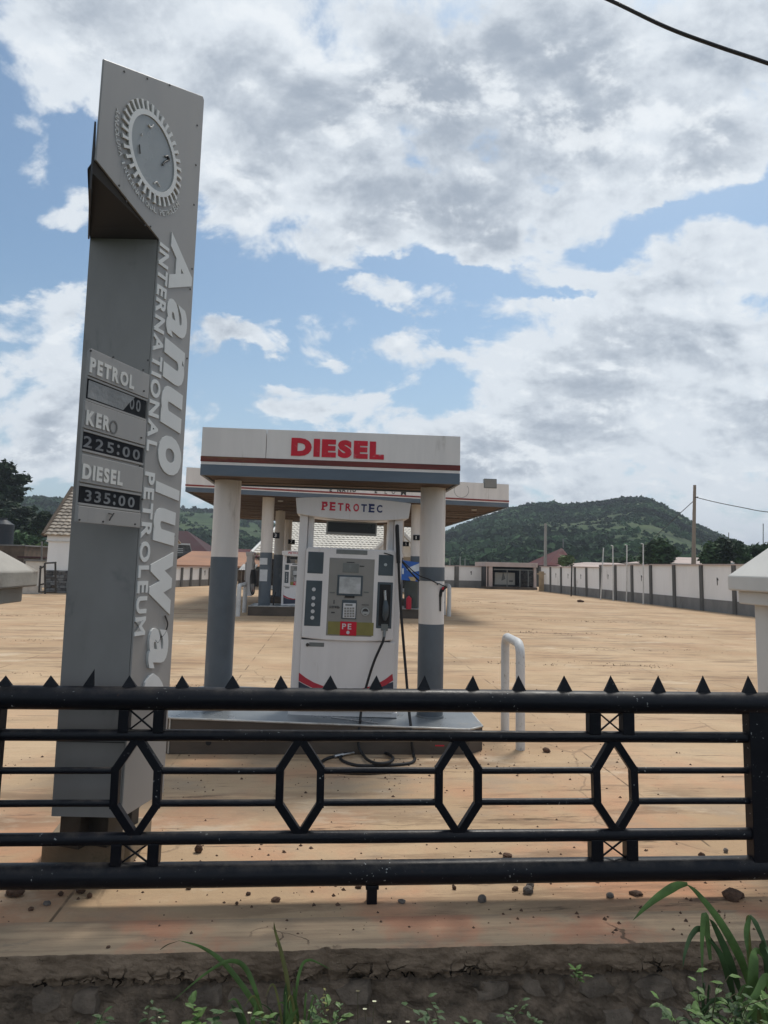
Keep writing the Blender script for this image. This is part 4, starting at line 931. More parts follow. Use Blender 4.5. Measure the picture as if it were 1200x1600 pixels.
def column(parent, u, v, r, z0, z1, bands, name='column', n=40):
    """bands: list of (z_from, z_to, material)"""
    c = MB().cyl(u, v, z0, z1, r, n).build(name, bands[0][2], parent)
    for i, (a_, c_, m_) in enumerate(bands[1:]): MB().cyl(u, v, a_, c_, r + .0012, n, caps=False).build('paint_band', m_, c)
    return c
cl = hv(339, 1090, cv_ - cr * .6).x; clb = (hv(317, 1100, cv_).x + hv(361, 1100, cv_).x) / 2; crb = (hv(651, 1110, cv_).x + hv(692, 1110, cv_).x) / 2
zz = lambda px, py: hv(px, py, cf).z
column(can, clb, cv_, cr, ztop(clb) - .0, zb(clb) + .02, [(0, 0, M['colwhite']), (ztop(clb) + .001, zz(345, 870), M['colgrey'])])
column(can, crb, cv_, cr * .98, ztop(crb) - .0, zb(crb) + .02, [(0, 0, M['colwhite']), (ztop(crb) + .001, zz(671, 976), M['colgrey']), (zz(671, 908), zz(671, 886), M['colgrey'])])
MB().cyl(crb, cv_, ztop(crb), ztop(crb) + .02, cr * 1.06, 30).build('footing_ring', M['kiosktop'], can)
dl, dr = hv(455, 700, vf).x, hv(600, 703, vf).x
zd0, zd1 = hv(455, 712, vf).z, hv(456, 684, vf).z
word('DIESEL', dl, dr, zd0, zd1, vf - .001, .004, M['redpaint'], can, .07, 'letter', .07, slope=-(hv(455, 712, vf).z - hv(599, 718.5, vf).z) / (dr - dl))

# nozzle hanging on the right column, held by wire
nz_ = thing('hanging_nozzle', 'old fuel nozzle tied with wire to the right column of the diesel canopy', 'fuel nozzle', (0, 0, 0))
k = cf - .012
def np_(px, py, v=None): return hv(px, py, v if v else cf + .005)
MB().tube(spline([np_(683, 914), np_(686, 912), np_(692, 915), np_(698, 917)], 4), .006, 6).build('wire', M['black'], nz_)
MB().tube([np_(688, 930, cf + .02), np_(688, 955, cf + .02)], [.014, .009], 8).build('spout', M['dkmetal'], nz_)
MB().tube(spline([np_(688, 932, cf + .02), np_(690, 922, cf + .02), np_(697, 917, cf + .04)], 3), [.017] * 7, 8).build('body', M['black'], nz_)
MB().tube([np_(692, 925, cf + .01), np_(696, 918, cf + .01), np_(693, 914, cf + .01)], .006, 6).build('guard', M['dkmetal'], nz_)
MB().tube([np_(691, 921, cf - .006), np_(693, 917, cf - .006)], .011, 8).build('red_cap', M['red'], nz_)

# ================================================================ FUEL PUMP
def children(o): return [c for c in COL.objects if c.parent == o]
def copy_tree(o, parent=None):
    c = o.copy(); COL.objects.link(c)
    if parent is not None: c.parent = parent
    for ch in kids.get(o.name, []): copy_tree(ch, c)
    return c
vd = g0(536, 1119, ztop(hv(536, 1119, 7).x)).y
sc_ = vd / FPX
pb0 = hv(536, 1119, vd)
def make_pump():
    root = sthing('fuel_pump', 'large white fuel pump with slate panels and keypad under the small diesel canopy', 'fuel pump', pb0.x, vd, pb0.z)
    root.rotation_euler = (0, .018, YAW)
    def q(px, py): dx_, dy_ = px - 536, 1118 - py; return ((dx_ - dy_ * .047) * sc_, (dy_ + dx_ * .045) * sc_)
    def rect(name, x0, y0, x1, y1, f, bk, m, bev=.003, par=root):
        """pixel box at the pump's face; f = how far it stands forward, bk = how deep it goes"""
        xc_, yc = (x0 + x1) / 2, (y0 + y1) / 2; cx_, cz_ = q(xc_, yc); w, h_ = abs(x1 - x0) * sc_ / 2, abs(y1 - y0) * sc_ / 2
        b = MB(); b.box(cx_ - w, cx_ + w, -f, bk, cz_ - h_, cz_ + h_); return b.build(name, m, par, bevel=bev)
    xl, xr = q(455, 1115)[0], q(617, 1121)[0]; xl2, xr2 = q(468, 825)[0], q(629, 830)[0]
    xl = (xl + xl2) / 2; xr = (xr + xr2) / 2; wp = 22 * sc_
    ht = q(552, 812)[1]
    for a_, c_ in ((xl, xl + wp * .58), (xr - wp * .62, xr)): 
        b = MB(); b.box(a_, c_, 0, .30, 0, ht); b.build('post', M['body'], root, bevel=.008)
    for a_, c_ in ((xl + wp * .60, xl + wp), (xr - wp, xr - wp * .64)):
        b = MB(); b.box(a_, c_, .05, .28, q(545, 866)[1] - .02, ht); b.build('inner_post', M['body'], root, bevel=.006)
    # header: curved sign box
    hl, hr = q(462, 800)[0], q(641, 808)[0]; n = 14; topc, botc = [], []
    t0, tm = q(462, 787)[1], q(552, 787)[1]; b0_, bm = q(463, 812)[1], q(552, 822)[1]
    for i in range(n + 1):
        f_ = i / n; x = hl + (hr - hl) * f_; k = 1 - (2 * f_ - 1) ** 2
        topc.append((x, t0 - .004 + (tm - t0) * k * 1.1)); botc.append((x + (0.02 if i == 0 else -.02 if i == n else 0), b0_ + (bm - b0_) * k))
    pts = [(x, -.055, z) for x, z in botc] + [(x, -.055, z) for x, z in topc[::-1]]
    b = MB(); b.poly(pts, (0, .40, 0)); hd = b.build('header', M['body'], root, bevel=.006)
    xa, za_ = q(501, 807); xb, _ = q(598, 812); z1_ = q(501, 795)[1]
    x = xa; wl = (xb - xa) / 8
    for i, c in enumerate('PETROTEC'):
        mm = M['redprint'] if i < 5 else M['navy']
        letter(c, (xa + i * wl + wl * .12, -.0555, za_ + .004), (1, 0, 0), (0, 0, 1), wl * .72, z1_ - za_, .003, mm, hd, 'letter', .03)
        for zz_ in (za_ + .004, z1_ + .001):
            if not (c in 'OCTR') : 
                b = MB(); b.box(xa + i * wl + wl * .06, xa + i * wl + wl * (.5 if c == 'P' and zz_ < z1_ else .8), -.0582, -.0555, zz_ - .002, zz_ + .010); b.build('serif', mm, hd)
    # display hanging in the opening
    rect('customer_display', 509.5, 823, 589, 844.5, -.06, .14, M['pumpgrey'], .003); rect('display_glass', 512, 825.5, 587, 841, -.056, .10, M['dkglass'], .002)
    # upper body, proud of the posts, with a bellied lower edge
    bl, br_ = q(476, 930)[0], q(615, 936)[0]; tz = q(545, 866)[1]; bz = q(545, 1003)[1]; n = 12; pts = []
    for i in range(n + 1):
        f_ = i / n; k = 1 - abs(2 * f_ - 1) ** 2.5; pts.append((bl + (br_ - bl) * f_, -.05, bz - .012 * k * 2.0))
    pts += [(br_, -.05, tz - .02), (br_ - .03, -.05, tz), (bl + .03, -.05, tz), (bl, -.05, tz - .02)]
    b = MB(); b.poly(pts, (0, .42, 0)); ub = b.build('upper_cabinet', M['body'], root, bevel=.012)
    rect('top_label', 525, 868, 573, 875, .052, .02, M['lcd'], .001)
    F_ = .053
    fp = rect('keypad_face', 512, 881, 582, 999, F_, .02, M['pumpgrey'], .006)
    rect('side_panel', 481.5, 871, 505.5, 904, F_, .02, M['bodydk'], .004); lp = rect('side_panel', 478, 914.5, 502.5, 983, F_, .02, M['bodydk'], .004)
    rect('side_panel', 590, 876, 613, 908, F_, .02, M['bodydk'], .004)
    for px_, py_ in ((491, 928), (490.5, 941), (490, 951), (489.5, 961), (489, 970.5)):
        cx_, cz_ = q(px_, py_); b = MB(); b.ycyl(cx_, cz_, -F_ - .004, -F_ + .002, 2.9 * sc_, 18); b.build('round_button', M['paper'], root)
    cx_, cz_ = q(601, 891); b = MB(); b.ycyl(cx_, cz_, -F_ - .008, -F_ + .002, 2.4 * sc_, 14); b.build('key_lock', M['steel'], root)
    # face details
    f2 = F_ + .003
    rect('small_print', 541, 886.5, 553, 888, f2, -.04, M['inkgrey'], 0); rect('lcd_window', 535, 889, 559.5, 903, f2, -.04, M['lcd'], .001); rect('small_print', 561, 892.5, 568, 894, f2, -.04, M['inkgrey'], 0)
    rect('screen_bezel', 526.5, 907, 565.5, 938, f2 + .004, -.04, M['bodydk'], .004); rect('screen_glass', 529.5, 909.5, 562.5, 935, f2 + .008, -.04, M['glass'], .002)
    rect('bezel_catch', 538, 938, 553, 941, f2 + .006, -.04, M['black'], .002)
    for px_ in (519, 571): rect('small_print', px_ - 4, 932, px_ + 4, 934, f2, -.04, M['lcd'], 0)
    kb = rect('keypad_frame', 533.5, 944.5, 556, 973, f2 + .004, -.04, M['bodydk'], .003); rect('keypad_plate', 535.5, 949, 554.5, 971.5, f2 + .007, -.04, M['paper'], .002)
    rect('keypad_window', 539, 950.5, 550, 953, f2 + .009, -.04, M['lcd'], 0)
    for r_ in range(4):
        for c_i in range(4): rect('key', 537.3 + c_i * 4.1, 955.6 + r_ * 3.9, 540.4 + c_i * 4.1, 958.4 + r_ * 3.9, f2 + .010, -.04, M['pumpgrey'], 0)
    cx_, cz_ = q(569.5, 962); b = MB(); b.ycyl(cx_, cz_, -f2 - .008, -f2, 6.2 * sc_, 24); b.build('lock_ring', M['steel'], root)
    b = MB(); b.ycyl(cx_, cz_, -f2 - .010, -f2, 4.6 * sc_, 20); b.build('lock_disc', M['dkmetal'], root); rect('lock_handle', 565.5, 962, 573.5, 965.5, f2 + .013, -.04, M['steel'], .001)
    rect('small_print', 564, 951.5, 575, 952.6, f2, -.04, M['inkgrey'], 0)
    xa, za_ = q(515, 956.5); xb, _ = q(530, 957); z1_ = q(515, 952.5)[1]
    word('Keyweb', xa, xb, za_, z1_, -f2, .0015, M['inkgrey'], root, .01, 'letter', .08, join=True)
    rect('slot', 521, 944, 522.5, 950, f2, -.04, M['inkgrey'], 0); rect('small_print', 517.5, 962, 523, 964, f2, -.04, M['inkgrey'], 0)
    rect('olive_band', 512.5, 977.5, 582, 997, f2 + .001, -.04, M['olive'], .001)
    rect('red_sticker', 531, 977, 556, 997.6, f2 + .003, -.04, M['redstick'], .001)
    xa, za_ = q(534, 988); xb, _ = q(548, 988); z1_ = q(534, 979.5)[1]
    word('PE', xa, xb, za_, z1_, -f2 - .003, .0015, M['paper'], root, .02, 'letter', .2, join=True)
    cx_, cz_ = q(543, 993); b = MB(); b.ycyl(cx_, cz_, -f2 - .006, -f2, 2.6 * sc_, 14); b.build('round_mark', M['paper'], root)
    # nozzle bay with nozzle
    rect('nozzle_bay', 587, 917.5, 611, 988, F_, .02, M['bodydk'], .006); rect('bay_recess', 590.5, 921, 608, 984, F_ + .002, -.03, M['black'], .004)
    nzl = MB(); p = lambda px_, py_, y: (q(px_, py_)[0], y, q(px_, py_)[1])
    nzl.tube([p(599.5, 930, -.085), p(600, 946, -.09)], 2.3 * sc_, 10); nz = nzl.build('nozzle_spout', M['steel'], root)
    MB().tube([p(600, 945, -.09), p(600.5, 955, -.10), p(599.5, 968, -.10), p(599, 975, -.085)], [.018, .034, .032, .015], 10).build('nozzle_body', M['bodydk'], nz)
    rect('nozzle_rest', 593.5, 981, 604, 991, F_ + .022, -.02, M['lcd'], .004)
    # lower door
    dl_, dr_ = q(469.5, 1060)[0], q(612.5, 1065)[0]; dz0, dz1 = q(540, 1112)[1], q(540, 1006)[1]
    b = MB(); b.box(dl_, dr_, -.028, .35, dz0, dz1); dr = b.build('door', M['body'], root, bevel=.008)
    cx_, cz_ = q(482, 1011); b = MB(); b.ycyl(cx_, cz_, -.036, -.02, 2.6 * sc_, 14); b.build('door_lock', M['dkmetal'], dr)
    rect('door_label', 484.5, 1008, 507, 1014, .031, -.02, M['lcd'], .001, dr)
    # swooshes: flat print with small thickness
    def sw(pp, y, mm, nm):
        b = MB(); b.poly([(q(*p_)[0], y, q(*p_)[1]) for p_ in pp], (0, .0015, 0)); b.build(nm, mm, dr)
    sw([(469.5, 1052), (480, 1060), (492, 1067), (505, 1072), (505, 1079), (490, 1075), (478, 1069), (469, 1064)][::-1], -.0302, M['swred'], 'red_swoosh')
    sw([(469, 1065), (478, 1070), (490, 1076), (505, 1080), (520, 1083), (560, 1084), (612, 1068), (612, 1108), (469, 1108)][::-1], -.0294, M['swblue'], 'blue_swoosh')
    sw([(611, 1056), (612, 1066), (600, 1073), (585, 1079), (560, 1084), (520, 1083), (505, 1079.5), (505, 1072), (530, 1078), (560, 1078), (585, 1072), (600, 1064)][::-1], -.0302, M['swred'], 'red_swoosh')
    b = MB(); b.box(xl - .01, xr + .01, -.02, .36, 0, q(540, 1111)[1]); b.build('base_frame', M['body'], root, bevel=.004)
    b = MB(); b.box(xl + .03, xr - .03, .10, .34, .02, q(545, 868)[1] - .02); b.build('inner_cabinet', M['pumpgrey'], root)
    # tall hose post
    hx = q(622, 835)[0]
    return root, q
pump, q = make_pump()
kids = {}
for o_ in COL.objects:
    if o_.parent is not None: kids.setdefault(o_.parent.name, []).append(o_)
# hoses of the pump (they hang off it and rest on the ground)
hose = thing('fuel_hose', 'long black fuel hose from the pump top down to a coil on the ground', 'fuel hose', (0, 0, 0))
HV = vd - .085
p = lambda px_, py_, v_: hv(px_, py_, v_)
def gpt(px_, py_, z=.012): return g0(px_, py_, z)
coil = [gpt(645, 1172, .06), gpt(640, 1185), gpt(630, 1191), gpt(600, 1193), gpt(575, 1184), gpt(560, 1176), gpt(548, 1170, .02)]
run1 = [p(620.5, 829, HV), p(622, 860, HV), p(625, 930, HV - .01), p(630, 1000, HV - .02), p(635, 1060, HV - .05), p(639, 1110, HV - .12), p(642, 1135, iv0 + .03), p(643, 1146, iv0 - .04), p(643.5, 1162, iv0 - .05)]
loop = [gpt(646, 1180), gpt(648, 1187), gpt(638, 1193), gpt(600, 1196), gpt(560, 1196), gpt(538, 1190), gpt(532, 1183), gpt(545, 1176), gpt(575, 1174), gpt(600, 1176), gpt(614, 1184, .04), gpt(608, 1191, .04), gpt(590, 1193, .04), gpt(574, 1187, .03), gpt(566, 1177, .03), gpt(560, 1171, .03)]
MB().tube(spline(run1 + loop, 8), .0145, 10).build('hose', M['black'], hose)
MB().tube([p(620, 826, HV), p(620.6, 836, HV)], .016, 10).build('coupling', M['paper'], hose)
MB().tube(spline([p(620.6, 822, HV + .05), p(620.5, 826, HV), p(621.4, 850, HV), p(622.5, 880, HV)], 6), .021, 10).build('hose_sleeve', M['black'], hose)
# loose hose on the ground with a bright nozzle
h2 = thing('loose_hose', 'black hose lying on the ground before the island with bright metal coupling', 'fuel hose', (0, 0, 0))
MB().tube(spline([gpt(500, 1196), gpt(503, 1190), gpt(512, 1185), gpt(523, 1182)], 6), .015, 10).build('hose', M['black'], h2)
MB().tube(spline([gpt(500, 1204), gpt(530, 1207), gpt(570, 1208.5), gpt(610, 1206), gpt(624, 1203)], 6), .014, 10).build('hose', M['black'], h2)
MB().tube([gpt(522, 1182, .02), gpt(536, 1179, .02)], .017, 10).build('coupling', M['steel'], h2)
MB().tube([gpt(536, 1179, .02), gpt(553, 1176, .02)], .010, 10).build('spout', M['steel'], h2)
h3 = thing('nozzle_hose', 'black hose curving down from the nozzle bay to the island', 'fuel hose', (0, 0, 0))
MB().tube(spline([p(600, 988, HV), p(599, 1000, HV - .04), p(594, 1012, HV - .05), p(584, 1035, HV - .05), p(573, 1070, HV - .06), p(566, 1100, HV - .10), p(563, 1122, HV - .14), p(562, 1134, iv0 + .02), p(560, 1150, iv0 - .03), p(561, 1168, iv0 - .05), gpt(568, 1181)], 8), .0135, 10).build('hose', M['black'], h3)
MB().tube([p(601, 985, HV), p(600, 996, HV - .03)], .016, 10).build('coupling', M['lcd'], h3)
r_ = thing('metal_rod', 'thin bright rod lying on the island in front of the pump', 'rod', (0, 0, 0))
A_ = p(517, 1124, vd - .1); A_.z = ztop(A_.x) + .008; B_ = p(590, 1140, iv0 + .05); B_.z = ztop(B_.x) + .01
MB().tube([A_, B_], .006, 6).build('rod', M['steel'], r_)
# cable slung between pump and right column
cbl = thing('slung_cable', 'dark cable slung from the pump top to the right canopy column', 'cable', (0, 0, 0))
MB().tube(spline([p(600, 864, HV + .03), p(616, 869, HV + .05), p(628, 876, HV + .2), p(645, 892, cf + .02), p(656, 900, cf - .005), p(670, 905, cf - .04), p(684, 912, cf)], 5), .006, 6).build('cable', M['black'], cbl)
MB().tube(spline([p(618, 866, HV + .05), p(630, 880, HV + .2), p(646, 899, cf + .02), p(655, 908, cf + .02)], 5), .009, 6).build('cable', M['black'], cbl)

# ================================================================ WHITE PIPE GUARDS
def guard(name, label, a, bpt, ht, r, group=None):
    t = thing(name, label, 'pipe barrier', (0, 0, 0), 0, group)
    a, bpt = Vector(a), Vector(bpt); d = (bpt - a); L = d.length; d.normalize(); R_ = min(.13, L * .3)
    pts = [a, a + Vector((0, 0, ht * .5)), a + Vector((0, 0, ht - R_))]
    for k in range(1, 6):
        w = math.pi / 2 * k / 5; pts.append(a + Vector((0, 0, ht - R_)) + d * (R_ * (1 - math.cos(w))) + Vector((0, 0, R_ * math.sin(w))))
    for k in range(0, 6):
        w = math.pi / 2 * (1 - k / 5); pts.append(bpt + Vector((0, 0, ht - R_)) - d * (R_ * (1 - math.cos(w))) + Vector((0, 0, R_ * math.sin(w))))
    pts += [bpt]; MB().tube(pts, r, 16).build('pipe', M['pipe'], t); return t
ga = hz_(813, 1171); 
gb = hz_(789, 1142)
guard('pipe_guard', 'white bent pipe barrier with chipped paint right of the pump island', ga, gb, 1.06, .048)
ga = hz_(378, 955); gb = hz_(371.5, 962)
guard('pipe_guard', 'distant white pipe barrier beside the left pump island under the big canopy', hz_(371.5, 963), hz_(378.5, 958) + Vector((.0, .35, 0)), 1.02, .075)
guard('pipe_guard', 'distant white pipe barrier just right of the nearer right column', hz_(701.5, 963), hz_(695, 962) + Vector((0, .45, 0)), 1.12, .075)

# ================================================================ BIG CANOPY
VF, VB = 23.4, 38.2
big_ = sthing('main_canopy', 'large white canopy with red line and grey band on round columns behind the small canopy', 'canopy', 0, 0)
pA, pB, pC, pD = hv(291, 730, VF), hv(795, 757, VF), hv(290, 768, VF), hv(795, 793, VF)
ZT = lin(pA.x, pA.z, pB.x, pB.z); ZB = lin(pC.x, pC.z, pD.x, pD.z); UL, UR = (pA.x + pC.x) / 2, (pB.x + pD.x) / 2
print('main canopy', UL, UR, ZB(UL), ZB(UR), ZT(UL))
fr = [0, .19, .235, .30, 1.0]; names = [('grey_band', 'greyband', 0), ('white_line', 'white', 0), ('red_stripe', 'redline', .01), ('fascia_panel', 'white', 0)]
def zmx(t): return lambda u: ZB(u) + (ZT(u) - ZB(u)) * t
for k, (nm, mm, pr) in enumerate(names):
    a_, c_ = zmx(fr[k]), zmx(fr[k + 1])
    cuts = np.linspace(UL, UR, 5) if nm == 'fascia_panel' else [UL, UR]
    for i in range(len(cuts) - 1): slab_between(nm, M[mm], cuts[i] + (.004 if i else -pr), cuts[i + 1] + (pr if i == len(cuts) - 2 else -.004), VF - pr, VF + .06, a_, c_, big_)
    for uu, sg in ((UL, 1), (UR, -1)): slab_between(nm, M[mm], uu - sg * pr, uu + sg * .06, VF + .06, VB - .06, a_, c_, big_)
    slab_between(nm, M[mm], UL - pr, UR + pr, VB - .06, VB + pr, a_, c_, big_)
slab_between('roof_sheet', M['zinc'], UL + .06, UR - .06, VF + .06, VB - .06, lambda u: ZT(u) - .12, lambda u: ZT(u) - .10, big_)
b = MB(); nb = 62
for i in range(nb):
    a_ = VF + .065 + (VB - VF - .13) * i / nb; c_ = VF + .065 + (VB - VF - .13) * (i + 1) / nb - .03
    dz = random.uniform(-.01, .02); cuts = sorted([UL + .065, UR - .065] + [random.uniform(UL + 1, UR - 1) for _ in range(2)])
    for j in range(3):
        dz2 = dz + random.uniform(-.008, .008)
        b.prism([(cuts[j] + .005, a_), (cuts[j + 1] - .005, a_), (cuts[j + 1] - .005, c_), (cuts[j] + .005, c_)], lambda x, y: ZB(x) + .03 + dz2, lambda x, y: ZB(x) + .05 + dz2)
tag(b.build('soffit_boards', M['wood'], big_), kind='stuff')
rows_v = [24.55, 30.75, 36.95]
def colu(px, v): return hv(px, 900, v).x
uLc, uRc = colu(414.5, rows_v[0]), colu(650, rows_v[0])
for k, v in enumerate(rows_v):
    for j, uu in enumerate((uLc, uRc)):
        zg = 1.85 + (877 - 863) * 24.5 / FPX
        column(big_, uu, v, .215, .33, ZB(uu) + .05, [(0, 0, M['colwhite']), (.331, zg, M['colgrey'])], n=28)
# number plates on brackets
def plate(num, px0, px1, py0, py1, v, side):
    a_, c_ = hv(px0, py1, v), hv(px1, py0, v); h_ = bx('number_plate', a_.x, c_.x, v - .02, v + .02, a_.z, c_.z, M['board'], big_, .003)
    w = c_.x - a_.x; hh = c_.z - a_.z
    letter(num, (a_.x + w * .36, v - .021, a_.z + hh * .2), (1, 0, 0), (0, 0, 1), w * (.28 if num != '1' else .14), hh * .6, .004, M['paper'], h_, 'digit', .02)
plate('3', 424, 437, 832, 841, rows_v[0], 1); plate('7', 450, 461, 843, 850, rows_v[1], 1)
plate('1', 645.5, 656, 836, 844, rows_v[0] - .22, -1); plate('5', 629.5, 639, 846.5, 853.5, rows_v[1] - .22, -1)
# notices on the left front column
for (y0_, y1_) in ((872, 882), (890, 908)):
    a_, c_ = hv(405.5, y1_, rows_v[0] - .222), hv(418, y0_, rows_v[0] - .222)
    bx('notice', a_.x, c_.x, rows_v[0] - .226, rows_v[0] - .210, a_.z, c_.z, M['paper'], big_, 0)
# what is left of the lettering on the fascia
def fas(t, px, py0, py1, w, m=M['inkgrey'], bold=.03):
    a_, c_ = hv(px, py1, VF), hv(px + w, py0, VF)
    letter(t, (a_.x, VF - .001, a_.z), (1, 0, 0), (0, 0, 1), c_.x - a_.x, c_.z - a_.z, .012, m, big_, 'letter', bold)
fas('E', 515, 762, 768, 4); 
for t, x, w in (('N', 527, 6), ('A', 534, 6), ('T', 541, 5), ('I', 547.5, 1.5), ('O', 550.5, 6)): fas(t, x, 762.5, 768.8, w)
fas('E', 585.5, 764, 770.5, 4)
for t, x, w in (('L', 601, 4), ('U', 612, 5.5)): fas(t, x, 764.5, 771.5, w, M['ghost'], 0)
fas('M', 626.5, 766, 773.5, 8)
# ghost of a round emblem, two hooks
cxg = hv(721, 766, VF); b = MB(); n = 26
for i in range(n):
    a0_, a1_ = math.radians(150 + 250 * i / n), math.radians(150 + 250 * (i + .55) / n); r0_, r1__ = 11.2 * VF / FPX, 12.2 * VF / FPX
    b.poly([(cxg.x + r * math.cos(w), VF - .003, cxg.z + r * math.sin(w)) for r, w in ((r0_, a0_), (r1__, a0_), (r1__, a1_), (r0_, a1_))][::-1], (0, .003, 0))
b.build('emblem_trace', M['ghost'], big_)
# lamps in the soffit
for px_, vv in ((438, 25.3), (741, 25.0)):
    uu = hv(px_, 790, vv).x; MB().cyl(uu, vv, ZB(uu) - .02, ZB(uu) + .02, .10, 14).build('soffit_lamp', M['paper'], big_)
fl_ = sthing('floodlight', 'square floodlight standing on top of the big canopy near its right end', 'floodlight', 0, 0)
a_, c_ = hv(755, 763, VF + .1), hv(775, 749, VF + .1)
bx('housing', a_.x, c_.x, VF - .02, VF + .16, a_.z, c_.z, M['lcd'], fl_, .01); bx('lens', a_.x + .03, c_.x - .03, VF - .028, VF - .018, a_.z + .03, c_.z - .03, M['pumpgrey'], fl_, .002)
bx('bracket', (a_.x + c_.x) / 2 - .05, (a_.x + c_.x) / 2 + .05, VF + .17, VF + .20, ZT(a_.x) - .05, c_.z - .05, M['dkmetal'], fl_, 0)
# two islands below it
def far_island(label, pa, pb_, v0, v1):
    t = sthing('pump_island', label, 'pump island', 0, 0); u0, u1 = hv(pa, 955, v0).x, hv(pb_, 955, v0).x
    bx('kerb_block', u0, u1, v0, v1, 0, .315, M['kiosk'], t, .01); bx('top_slab', u0 + .02, u1 - .02, v0 + .02, v1 - .02, .315, .33, M['kiosktop'], t, .004)
    MB().tube([(u0, v0, .322), (u1, v0, .322)], .014, 6).build('edge_angle', M['edge'], t)
    b = MB(); mx_ = hv(406, 956, v0).x; return t, u0, u1
iv1 = g0(400, 962).y
far_island('grey pump island below the left columns of the big canopy', 387, 505, iv1, iv1 + 1.7)
far_island('grey pump island below the right columns of the big canopy', 580, 661, iv1, iv1 + 1.7)
for k_, vv in enumerate((rows_v[1] - .85, rows_v[2] - .85)):
    for s_, (pa, w) in enumerate(((uLc - .6, 2.6), (uRc - 1.7, 2.0))):
        t = sthing('pump_island', ['second', 'third'][k_] + ' row pump island standing around the ' + ['left', 'right'][s_] + ' column of the big canopy', 'pump island', 0, 0)
        bx('kerb_block', pa, pa + w, vv, vv + 1.7, 0, .33, M['kiosk'], t, .01)
# pumps on those islands
sf = .86
def place_pump(label, u, v, rz=0.0, z=.33):
    c = copy_tree(pump); c.location = S(u, v, z); c.rotation_euler = (0, 0, YAW + rz); c.scale = (sf, sf, sf); c['label'] = label; return c
place_pump('smaller looking white fuel pump beside the left column under the big canopy', hv(462, 900, 24.5).x, 24.45)
place_pump('white fuel pump under the big canopy, almost hidden behind the near pump', hv(606, 900, 24.5).x, 24.45)
place_pump('fuel pump seen from its side, left of the left column with a hanging hose', hv(394, 900, 30.6).x, 30.9, math.pi / 2)
h4 = thing('hanging_hose', 'black hose looping down beside the far side-on pump', 'fuel hose', (0, 0, 0))
hh = lambda px_, py_: hv(px_, py_, 30.2)
MB().tube(spline([hh(393, 890), hh(391, 905), hh(391.5, 922), hh(394.5, 929), hh(397.5, 924), hh(398, 905)], 5), .022, 6).build('hose', M['black'], h4)
MB().tube([hh(396, 890), hh(396.5, 912)], [.10, .13], 8).build('hose_holder', M['black'], h4)
h5 = thing('nozzle_hose', 'hose hanging from the smaller pump beside the left column', 'fuel hose', (0, 0, 0))
h6 = lambda px_, py_: hv(px_, py_, 24.2)
MB().tube(spline([h6(431, 925), h6(428, 935), h6(427, 948), h6(426, 958)], 5), .025, 6).build('hose', M['black'], h5)
# banner, bin and red box by the right column
bn = sthing('blue_banner', 'blue printed banner hanging between the pump and the right columns', 'banner', 0, 0)
def flat(name, pts, v, m, par, th=.01):
    b = MB(); b.poly([hv(x, y, v) for x, y in pts][::-1], (0, th, 0)); return b.build(name, m, par)
flat('sheet', [(627, 875), (655, 879), (655, 909), (627, 906)], 23.9, M['blueb'], bn)
flat('print_shape', [(641, 886), (655, 880), (655, 892), (643, 894), (635, 890)], 23.88, M['bannerw'], bn); flat('print_shape', [(638, 901), (650, 902), (649, 908), (642, 907.5)], 23.88, M['bannery'], bn)
flat('print_shape', [(628, 888), (631, 888), (631, 897), (628, 897)], 23.88, M['bannerw'], bn)
t = sthing('waste_bin', 'dark round bin standing on the island behind the blue banner', 'bin', 0, 0)
a_ = hv(642, 946, 24.2); MB().cyl(a_.x, 24.2, .33, hv(642, 908, 24.2).z, .24, 18, r1=.26).build('barrel', M['barrel'], t); MB().cyl(a_.x, 24.2, hv(642, 908, 24.2).z, hv(642, 906, 24.2).z, .27, 18).build('lid', M['black'], t)
t = sthing('fire_extinguisher', 'red fire extinguisher standing on the island below the blue banner', 'fire extinguisher', 0, 0)
a_ = hv(638.5, 952, 23.6); z1_ = hv(638.5, 934, 23.6).z; MB().cyl(a_.x, 23.6, .33, z1_, .095, 16).build('cylinder', M['red'], t); MB().cyl(a_.x, 23.6, z1_, z1_ + .07, .06, 12, r1=.025).build('neck', M['red'], t)
bx('handle', a_.x - .08, a_.x + .04, 23.58, 23.62, z1_ + .07, z1_ + .10, M['black'], t, .004)
MB().tube([(a_.x + .04, 23.6, z1_ + .08), (a_.x + .12, 23.6, z1_ - .05), (a_.x + .11, 23.58, z1_ - .25)], .012, 6).build('hose', M['black'], t)
